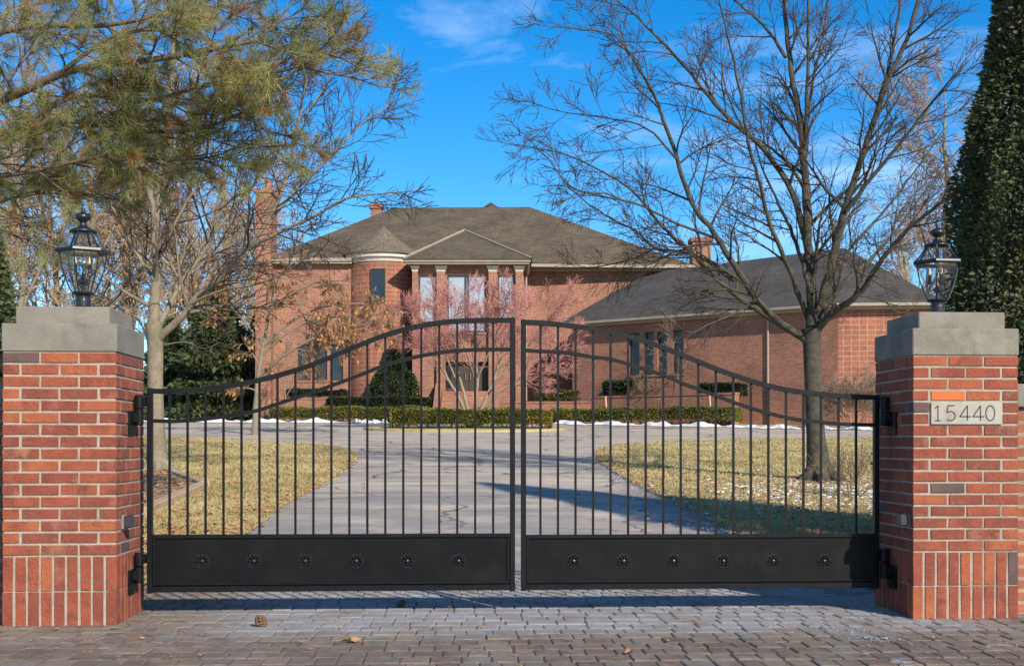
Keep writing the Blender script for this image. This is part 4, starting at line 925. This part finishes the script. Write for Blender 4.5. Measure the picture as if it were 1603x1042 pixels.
# hedges: clipped boxes of small leaves on short stems
def hedge(label, pa, pb, d0, d1, ytop, ybot, depth, n, leaf, seed, size=.07, stems=True, cat='hedge', round_=.25):
    r = random.Random(seed); a = onG(pa, d0); b = onG(pb, d1); dm = (d0+d1)/2; zt = CAM.z+(HOR-ytop)*dm/F; zb = CAM.z+(HOR-ybot)*dm/F
    t = thing('clipped_hedge', label, cat, (a.x, a.y, a.z)); u = b-a; u.z = 0; Ln = u.length; u.normalize(); nn = V((-u.y, u.x, 0)); H = zt-zb; c = MB()
    ph = r.uniform(0, 9)
    def top(s): return zt+.035*math.sin(s*2.1+ph)+.03*math.sin(s*5.3+ph)
    def bulge(s): return .05*math.sin(s*1.7+ph)+.04*math.sin(s*4.1+2*ph)
    def samp(r_):
        s = r_.uniform(0, Ln); w_ = r_.random(); e = min(1, min(s, Ln-s)/(round_+.01)); e = math.sqrt(max(0, 1-(1-e)**2))
        dd = depth*(.55+.45*e)
        if w_ < .42:   # front
            zz = zb+H*r_.random()**.8; k = (zz-zb)/H; q = -dd/2-bulge(s)*(1-abs(2*k-1)*.4); 
            if k < .15 and r_.random() < .55: return None
            p = a+u*s+nn*(q+depth/2+r_.uniform(0, .09)); return V((p.x, p.y, min(zz, top(s)))), (-nn*.9+V((0, 0, .35)))
        if w_ < .84:
            q = r_.uniform(-dd/2, dd/2); p = a+u*s+nn*(q+depth/2); return V((p.x, p.y, top(s)-r_.uniform(0, .08)-(.16*(1-e)))), V((0, 0, 1))
        s2 = r_.choice((0, Ln)); q = r_.uniform(-.4, .4)*depth; p = a+u*s2+nn*(q+depth/2); return V((p.x, p.y, zb+H*r_.random()*.9)), u*(1 if s2 else -1)
    spray_mass(c, samp, n, size, r, 0, 1.7); c.build('foliage', leaf, t)
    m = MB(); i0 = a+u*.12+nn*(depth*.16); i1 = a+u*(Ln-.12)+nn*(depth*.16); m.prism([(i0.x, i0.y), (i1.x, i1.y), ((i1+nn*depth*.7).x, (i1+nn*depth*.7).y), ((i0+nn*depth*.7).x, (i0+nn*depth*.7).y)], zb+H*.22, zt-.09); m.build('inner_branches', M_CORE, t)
    if stems:
        m = MB(); k = int(Ln/.35)
        for i in range(k):
            p = a+u*((i+.5)/k*Ln)+nn*(depth*r.uniform(.25, .5)); g = G(p.y)
            for _ in range(3): m.tube([V((p.x, p.y, g)), V((p.x, p.y, 0))+u*r.gauss(0, .14)+V((0, 0, zb+H*.45))], [.018, .01], 4)
        tag(m.build('stems', M_TWIGP, t), None, kind='stuff')
    return t
hedge('clipped light green hedge on the grass island in the drive', 613, 862, 42.3, 42.6, 642, 668, 1.5, 15000, M_YEW, 101, .085, round_=.8)
hedge('long low hedge with a yellow top left of the island', 422, 672, 52.2, 51.6, 638, 658, .9, 12000, M_YEW, 102, .08)
hedge('yellowish hedge end behind the island left of the steps', 672, 800, 51.0, 51.0, 641, 656, .8, 5000, M_YEW, 103, .08, stems=False)
hedge('dark green hedge behind the yellow topped one, left of the steps', 512, 672, 53.2, 53.0, 622, 640, .8, 7000, M_YEWD, 104, .08, stems=False)
hedge('long green and bronze hedge along the drive right of the island', 858, 1148, 50.9, 46.7, 639, 660, .9, 13000, M_YEW, 105, .08)
hedge('small dark hedge under the trio of windows', 447, 541, 55.0, 55.0, 610, 622, .6, 3500, M_YEWD, 106, .08, stems=False)
hedge('small bronze and green hedge behind the lower planter wall', 838, 936, 54.4, 54.0, 611, 629, .6, 4500, M_ARBL, 107, .08, stems=False)
hedge('dark box hedge at the left end of the higher planter', 943, 990, 52.4, 51.4, 597, 617, .7, 3500, M_YEWD, 108, .08, stems=False)
hedge('dark box hedge on the planter right of the wing windows', 1092, 1157, 49.4, 48.3, 600, 620, .7, 4500, M_YEWD, 109, .08, stems=False)

# twiggy shrubs and small ornamental trees
def twig_shrub(name, label, base, h, spread, seed, mt, n=9, P=None, cat='shrub', thickmat=None, lean=.7, r0=.012, leaf=None):
    r = random.Random(seed); t = thing(name, label, cat, base); lv = (MB(), MB())
    P = P or dict(max=4, num=(6, 6, 5, 4), ang=(20, 50), lf=(.4, .7), up=(.08, .06, .05), seg=.15, wig=.15, rf=.6, rmin=.003, thick=.011)
    if leaf: P['leaf'] = leaf
    for i in range(n):
        a = 2*math.pi*(i+r.random()*.6)/n; d = V((math.cos(a)*lean*spread, math.sin(a)*lean*spread, h*.8)).normalized()
        grow(lv, base+V((math.cos(a), math.sin(a), 0))*.06, d, h*r.uniform(.55, .75), r0, 1, P, r)
    if lv[0].v: lv[0].build('stems', thickmat or mt, t)
    lv[1].build('twigs', mt, t); return t
twig_shrub('round_shrub', 'rounded brown leafless shrub before the wing, left of the numbered pillar', onG(1336, 44.2), 2.4, 1.9, 111, M_TWIGP, 16, dict(max=4, num=(7, 7, 6, 5), ang=(18, 48), lf=(.45, .75), up=(.03, .03, .02), seg=.18, wig=.12, rf=.6, rmin=.006, thick=.012))
twig_shrub('leafless_shrub', 'tan leafless shrub among the dark box hedges on the planter', onG(1012, 51.0)+V((0, 0, .85)), 1.2, 1.3, 112, M_TWIGP, 12, dict(max=4, num=(6, 6, 5, 4), ang=(18, 48), lf=(.45, .75), up=(.03, .03, .02), seg=.18, wig=.14, rf=.6, rmin=.006, thick=.012))
gl = MB()
def greenleaf(pts, r):
    if r.random() < .8:
        p = pts[-1]; q = V((r.gauss(0, 1), r.gauss(0, 1), r.gauss(0, 1)+.4)).normalized(); s = perp(q, r)*.007; k = len(gl.v); gl.v += [p-s, p+q*.018+s, p+q*.034, p+q*.014-s*1.3]; gl.f.append((k, k+1, k+2, k+3))
sh = twig_shrub('small_shrub', 'small sparse shrub with green leaves at the foot of the right tree', ground(1337, 783), .95, .5, 113, M_TWIGP, 7, dict(max=3, num=(7, 7, 5), ang=(20, 50), lf=(.4, .7), up=(.08, .06), seg=.1, wig=.15, rf=.6, rmin=.0032, thick=.008), r0=.008, leaf=greenleaf)
gl.build('leaves', M_YEW, sh)
gl = MB()
sh = twig_shrub('small_shrub', 'low green leafed shrub touching the right tree trunk', ground(1306, 762), .6, .5, 114, M_TWIGP, 8, dict(max=3, num=(7, 6, 4), ang=(20, 55), lf=(.4, .7), up=(.05, .04), seg=.1, wig=.15, rf=.6, rmin=.0022, thick=.008), r0=.008, leaf=greenleaf)
gl.build('leaves', M_YEW, sh)
# red twigged maple on the island
def maple():
    r = random.Random(121); d = 43.2; base = onG(738, d); base.z += .06; t = thing('ornamental_maple', 'multi stemmed ornamental maple with reddish pink twigs on the island', 'tree', base); lv = (MB(), MB())
    P = dict(max=4, num=(8, 10, 9, 7), ang=(18, 50), lf=(.42, .8), up=(.02, .03, .04, .05, .05), seg=.2, wig=.14, rf=.55, rmin=.006, thick=.02, lmin=.15)
    LB = [([(733, 668), (722, 630), (705, 600), (690, 572), (668, 548), (640, 535), (605, 528)], 0, -.8, .15, .03, 10, 1.7),
          ([(736, 668), (728, 620), (716, 580), (710, 545), (695, 500), (680, 470)], 0, .9, .14, .03, 10, 1.7),
          ([(740, 668), (745, 625), (748, 590), (742, 550), (745, 510), (750, 460)], .1, .2, .16, .03, 10, 1.7),
          ([(744, 668), (760, 625), (775, 590), (785, 550), (800, 510), (815, 465)], 0, .6, .17, .03, 11, 1.8),
          ([(746, 668), (768, 635), (785, 610), (815, 600), (845, 588), (875, 560), (895, 530)], 0, -.6, .13, .025, 11, 1.7),
          ([(770, 610), (800, 570), (830, 540), (860, 500), (885, 470)], -.1, -1.2, .09, .02, 10, 1.6),
          ([(712, 590), (690, 540), (660, 500), (640, 485)], 0, -1.5, .08, .02, 9, 1.5),
          ([(748, 590), (770, 540), (790, 490), (790, 455)], .1, -1.6, .09, .02, 9, 1.5),
          ([(745, 600), (730, 550), (715, 505), (725, 465)], .1, -1.8, .08, .02, 9, 1.5)]
    for px, a, b, w0, w1, nn, ln in LB: limb(lv, px, d+a, d+b, w0, w1, P, r, nn+6, ln*1.1, t0=.35)
    lv[0].build('trunk', M_MAPBARK, t, smooth=True); lv[1].build('crown', M_TWIGR, t)
maple()
# tree with tan leaves still hanging, left of the turret
def tan_tree():
    r = random.Random(131); d = 38.0; base = onG(400, d); lf = MB(); t = thing('oak_tree', 'small tree with tan leaves still hanging, left of the turret', 'tree', base); lv = (MB(), MB())
    def leaf_(pts, r_):
        for _ in range(1):
            if r_.random() < .3: continue
            p = pts[r_.randrange(1, len(pts))]; q = V((r_.gauss(0, .5), r_.gauss(0, .5), -1)).normalized(); s = perp(q, r_)*.045; k = len(lf.v); lf.v += [p, p+q*.07+s, p+q*.15, p+q*.06-s]; lf.f.append((k, k+1, k+2, k+3))
    P = dict(max=4, num=(9, 11, 9, 7), ang=(25, 60), lf=(.35, .7), up=(.0, -.02, -.03, -.04), seg=.25, wig=.18, rf=.5, rmin=.0075, thick=.025, lmin=.12, leaf=leaf_)
    LB = [([(398, 690), (400, 640), (404, 590), (412, 540), (425, 480), (440, 430)], 0, 0, .22, .06, 9, 2.0),
          ([(404, 590), (440, 560), (490, 530), (540, 520), (590, 515)], 0, -1, .11, .02, 19, 1.8),
          ([(412, 540), (460, 500), (510, 480), (560, 475), (600, 480)], 0, .8, .11, .02, 12, 1.4),
          ([(425, 480), (465, 455), (505, 440), (545, 440)], 0, -.6, .1, .02, 10, 1.3),
          ([(408, 560), (450, 520), (500, 500), (550, 495), (600, 500)], 0, -.4, .08, .02, 18, 1.6),
          ([(412, 540), (380, 500), (350, 470), (320, 455)], 0, .5, .1, .02, 10, 1.6),
          ([(440, 430), (460, 410), (480, 400), (500, 395)], 0, .4, .06, .015, 6, .9)]
    for px, a, b, w0, w1, nn, ln in LB: limb(lv, px, d+a, d+b, w0, w1, P, r, nn, ln, t0=.3)
    lv[0].build('trunk', M_BARKP, t, smooth=True); lv[1].build('crown', M_TWIGP, t); lf.build('leaves', M_TANLEAF, t)
tan_tree()
# bare trees planted by the wing and left of the house
def small_bare(label, px, d, h, seed, mt, tw_, nn=8, P=None, dz=0):
    r = random.Random(seed); base = onG(px, d)+V((0, 0, dz)); t = thing('bare_tree', label, 'tree', base); lv = (MB(), MB())
    P = P or dict(max=4, num=(8, 7, 6, 5), ang=(25, 55), lf=(.35, .6), up=(.06, .05, .04, .03), seg=.22, wig=.16, rf=.55, rmin=.006, thick=.02, lmin=.1)
    pts = [base-V((0, 0, .1))]; 
    for i in range(6): pts.append(base+V((r.gauss(0, .03)*i*h/6, r.gauss(0, .03)*i*h/6, h*.8*(i+1)/6)))
    w_ = h*.012; rads = [w_*(1-.8*i/6) for i in range(7)]; lv[0].tube(pts, rads, 7); spawn(lv, pts, rads, h*.8, 0, P, r, .25, nn, h*.8)
    lv[0].build('trunk', mt, t, smooth=True); lv[1].build('crown', tw_, t); return t
small_bare('thin young bare tree standing before the wing windows', 1055, 50.0, 3.6, 141, M_BARK, M_TWIGP, 8, dz=.7)
small_bare('thin young bare tree before the three left windows', 447, 53.2, 3.6, 142, M_BARKP, M_TWIGP, 8, dz=.3)
# far woods: three trees copied at their own places
def wood_tree(seed, h):
    r = random.Random(seed); t = thing('woodland_tree', 'x', 'tree', (0, 0, 0), 'bare trees of the wood behind'); lv = (MB(), MB())
    P = dict(max=4, num=(15, 11, 9, 6), ang=(25, 58), lf=(.28, .55), up=(.06, .05, .04, .02), seg=.7, wig=.15, rf=.5, rmin=.02, thick=.07, lmin=.3)
    pts = [V((0, 0, -.3))]; x = y = 0
    for i in range(8): x += r.gauss(0, .14); y += r.gauss(0, .14); pts.append(V((x, y, h*.9*(i+1)/8)))
    rads = [.26*(1-.85*i/8)*h/15 for i in range(9)]; lv[0].tube(pts, rads, 8); spawn(lv, pts, rads, h*.75, 0, P, r, .2, 19, h*.75)
    lv[0].build('trunk', M_BARKP, t, smooth=True); lv[1].build('crown', M_TWIGF, t); return t
WT = [wood_tree(151, 21), wood_tree(152, 24), wood_tree(153, 20)]
spots = [(-60, 74, 'at the left frame edge above the lantern'), (-10, 88, 'just left of the left lantern'), (35, 70, 'over the left lantern, nearest of the wood'), (80, 82, 'behind the left lantern'),
         (125, 76, 'straight above the left pillar cap'), (165, 92, 'right of the left lantern'), (205, 80, 'left of the pale trunk'), (262, 96, 'behind the pale trunk'), (305, 84, 'above the broad dark evergreen'),
         (352, 98, 'right behind the broad dark evergreen'), (392, 88, 'left of the tall left chimney'), (440, 110, 'behind the left chimney'),
         (1452, 72, 'behind the right end of the wing'), (1492, 64, 'left of the right lantern finial'), (1540, 78, 'behind the right lantern'), (1590, 70, 'deep behind the tall arborvitae')]
for i, (px, d, wh_) in enumerate(spots):
    o = WT[i % 3] if i < 3 else copy_tree(WT[i % 3]); p = onG(px, d); o.location = p; o.rotation_euler = (0, 0, rng.uniform(0, 6.28)); s = rng.uniform(.8, 1.15)*(1 if px < 1000 else .72); o.scale = (s, s, s)
    o['label'] = 'tall bare woodland tree '+wh_
# brushy undergrowth of the far wood
def brush(label, pa, pb, d, h, n, seed, mt):
    r = random.Random(seed); m = MB()
    for i in range(n):
        b = onG(r.uniform(pa, pb), d*r.uniform(.92, 1.12)); hh = h*r.uniform(.4, 1); q = V((r.gauss(0, .3), r.gauss(0, .3), 1)).normalized(); p1 = b+q*hh*.5; q2 = (q+V((r.gauss(0, .4), r.gauss(0, .4), 0))).normalized(); m.tube([b, p1, p1+q2*hh*.5], [.025, .017, .008], 3)
    return tag(m.build('brush', mt), label, kind='stuff')
brush('tan undergrowth along the edge of the wood left of the house', -80, 440, 72, 4.5, 2600, 161, M_TWIGF)
brush('tan undergrowth behind the right end of the wing', 1440, 1700, 66, 3.5, 900, 162, M_TWIGF)
# drooping mid tan branches at left, between the wood and the lawn
# ------------------------------------------------------------------ small things
def timber(label, a, b):
    p, q = ground(*a), ground(*b); o = thing('landscape_timber', label, 'timber', p, 'timbers edging the bed of the left tree'); m = MB(); dv = (q-p).normalized(); m.bar(p+V((0, 0, .1)), q+V((0, 0, .1)), .16, .12); m.build('timber', M_TIMBER, o, bevel=.012); return o
def box_timber(label, a, b, hh):
    p, q = ground(*a), ground(*b); m = MB(); dv = (q-p); nn = V((-dv.y, dv.x, 0)).normalized()*.07; vs = []
    for e in (p, q):
        for s in (-1, 1):
            for z in (-.05, hh): vs.append(e+nn*s+V((0, 0, z)))
    m.add([v-p for v in vs], [(0, 1, 3, 2), (4, 6, 7, 5), (0, 4, 5, 1), (2, 3, 7, 6), (0, 2, 6, 4), (1, 5, 7, 3)])
    o = m.build('landscape_timber', M_TIMBER, None, origin=None, bevel=.012); o.location = p; return tag(o, label, 'timber', 'timbers edging the bed of the left tree')
box_timber('weathered edging timber nearest the left gate hinge', (222, 812), (318, 768), .13)
box_timber('edging timber at the far corner of the mulch bed', (321, 767), (262, 744), .13)
m = MB(); P4 = [ground(*q) for q in ((205, 815), (315, 767), (262, 742), (100, 742), (60, 790))]; vs_ = [V((p.x, p.y, G(p.y)+.085)) for p in P4]; m.add(vs_, [tuple(range(5))])
tag(m.build('mulch_bed', M_MULCH), 'mulch bed round the foot of the left tree', kind='structure')
litter('fallen_leaves', lambda r: (lambda q: (q.x, q.y))(P4[0].lerp(P4[1], r.random()).lerp(P4[3].lerp(P4[2], r.random()), r.random())), 700, .045, 28, 'leaf litter on the mulch bed of the left tree', zo=.1)
for px, d, h, lb in ((951, 49.6, 1.05, 'wooden marker stake leaning before the right hedge'), (1114, 47.6, 1.15, 'wooden marker stake at the right end of the long hedge')):
    p = onG(px, d); m = MB(); m.bar((0, 0, -.1), (-.07, 0, h), .05, .03); m.bar((-.07, 0, h+.001), (-.074, 0, h+.09), .056, .036); o = m.build('marker_stake', M_STAKE, None); o.location = p; tag(o, lb, 'stake')
def cone(label, px, py, s, seed):
    r = random.Random(seed); p = ground(px, py); p.z = G(p.y)+s*.45; t = thing('pine_cone', label, 'pine cone', p, 'pine cones on the pavers'); m = MB(); ax = V((r.uniform(-1, 1), r.uniform(-1, 1), .5)).normalized()
    for i in range(44):
        u = i/44; a = i*2.4; q = perp(ax, random.Random(3)); b = ax.cross(q); rd = s*.5*math.sin(math.pi*(.12+.82*u)); o_ = (q*math.cos(a)+b*math.sin(a)); c = ax*(u-.5)*s*1.3
        e = c+o_*rd+ax*s*.1; sd = ax.cross(o_)*s*.16; m.add([c-sd*.3, c+sd*.3, e+sd, e+ax*s*.06, e-sd], [(0, 1, 2, 3, 4)])
    m.build('scales', mat('cone_brown', (.1, .06, .035), (.18, .11, .065), 30, .9) if 'cone_brown' not in MATS else MATS['cone_brown'], t, origin=(0, 0, 0))
    m = MB(); m.tube([-ax*s*.5, ax*s*.5], [s*.16, s*.1], 6, True); m.build('core', M_PINEBARK, t, origin=(0, 0, 0))
cone('pine cone on the pavers below the left gate leaf', 410, 982, .07, 1)
cone('smaller pine cone near the middle of the gate', 627, 950, .05, 2)
def leafobj(label, px, py, s, a):
    p = ground(px, py); p.z = G(p.y)+.012; m = MB(); out = []
    for i in range(14):
        th = 2*math.pi*i/14; rr = s*(1 if i % 2 == 0 else .62)*(1.35 if abs(math.cos(th)) > .7 else .8); out.append((math.cos(th+a)*rr, math.sin(th+a)*rr, .012*math.sin(th*2)+.008))
    n = len(out); m.add(out+[(0, 0, .004)], [(i, (i+1) % n, n) for i in range(n)]); o = m.build('fallen_leaf', M_LITTER, None); o.location = p; tag(o, label, 'leaf', 'single leaves on the pavers')
leafobj('orange brown leaf lying on the pavers near the bottom edge', 549, 1007, .04, .3)
leafobj('small brown leaf before the right gate leaf', 985, 1026, .028, 1.2)
# thin ice on the pavers by the right pillar
def ice(label, pts, seed):
    rr = random.Random(seed); P0 = [ground(*q) for q in pts]; P5 = []
    for a, b in zip(P0, P0[1:]+P0[:1]):
        for k in range(7): q = a.lerp(b, k/7); P5.append(q+V((rr.gauss(0, .012), rr.gauss(0, .014), 0)))
    c = sum(P5, V())/len(P5); m = MB(); vs = [V((p.x, p.y, G(p.y)+.0015))-c for p in P5]; m.add(vs+[V((0, 0, G(c.y)+.009))-V((0, 0, c.z))], [(i, (i+1) % len(vs), len(vs)) for i in range(len(vs))]); o = m.build('ice_patch', M_ICE, None); o.location = c; return tag(o, label, 'ice')
ice('thin white ice streak on the pavers before the numbered pillar', [(1296, 983), (1303, 979), (1325, 984), (1345, 987), (1370, 996), (1392, 1006), (1375, 1004), (1352, 998), (1330, 993), (1312, 989)], 1)
ice('small ice patch at the bottom edge near the numbered pillar', [(1388, 1034), (1402, 1028), (1420, 1031), (1436, 1040), (1425, 1043), (1405, 1040)], 2)
litter('frost_flakes', lambda r: (lambda q: (q.x+r.gauss(0, .09), q.y+r.gauss(0, .07)))(ground(1300, 983).lerp(ground(1390, 1005), r.random())), 260, .012, 29, 'ice crumbs round the ice streak before the numbered pillar', M_ICE, .004)
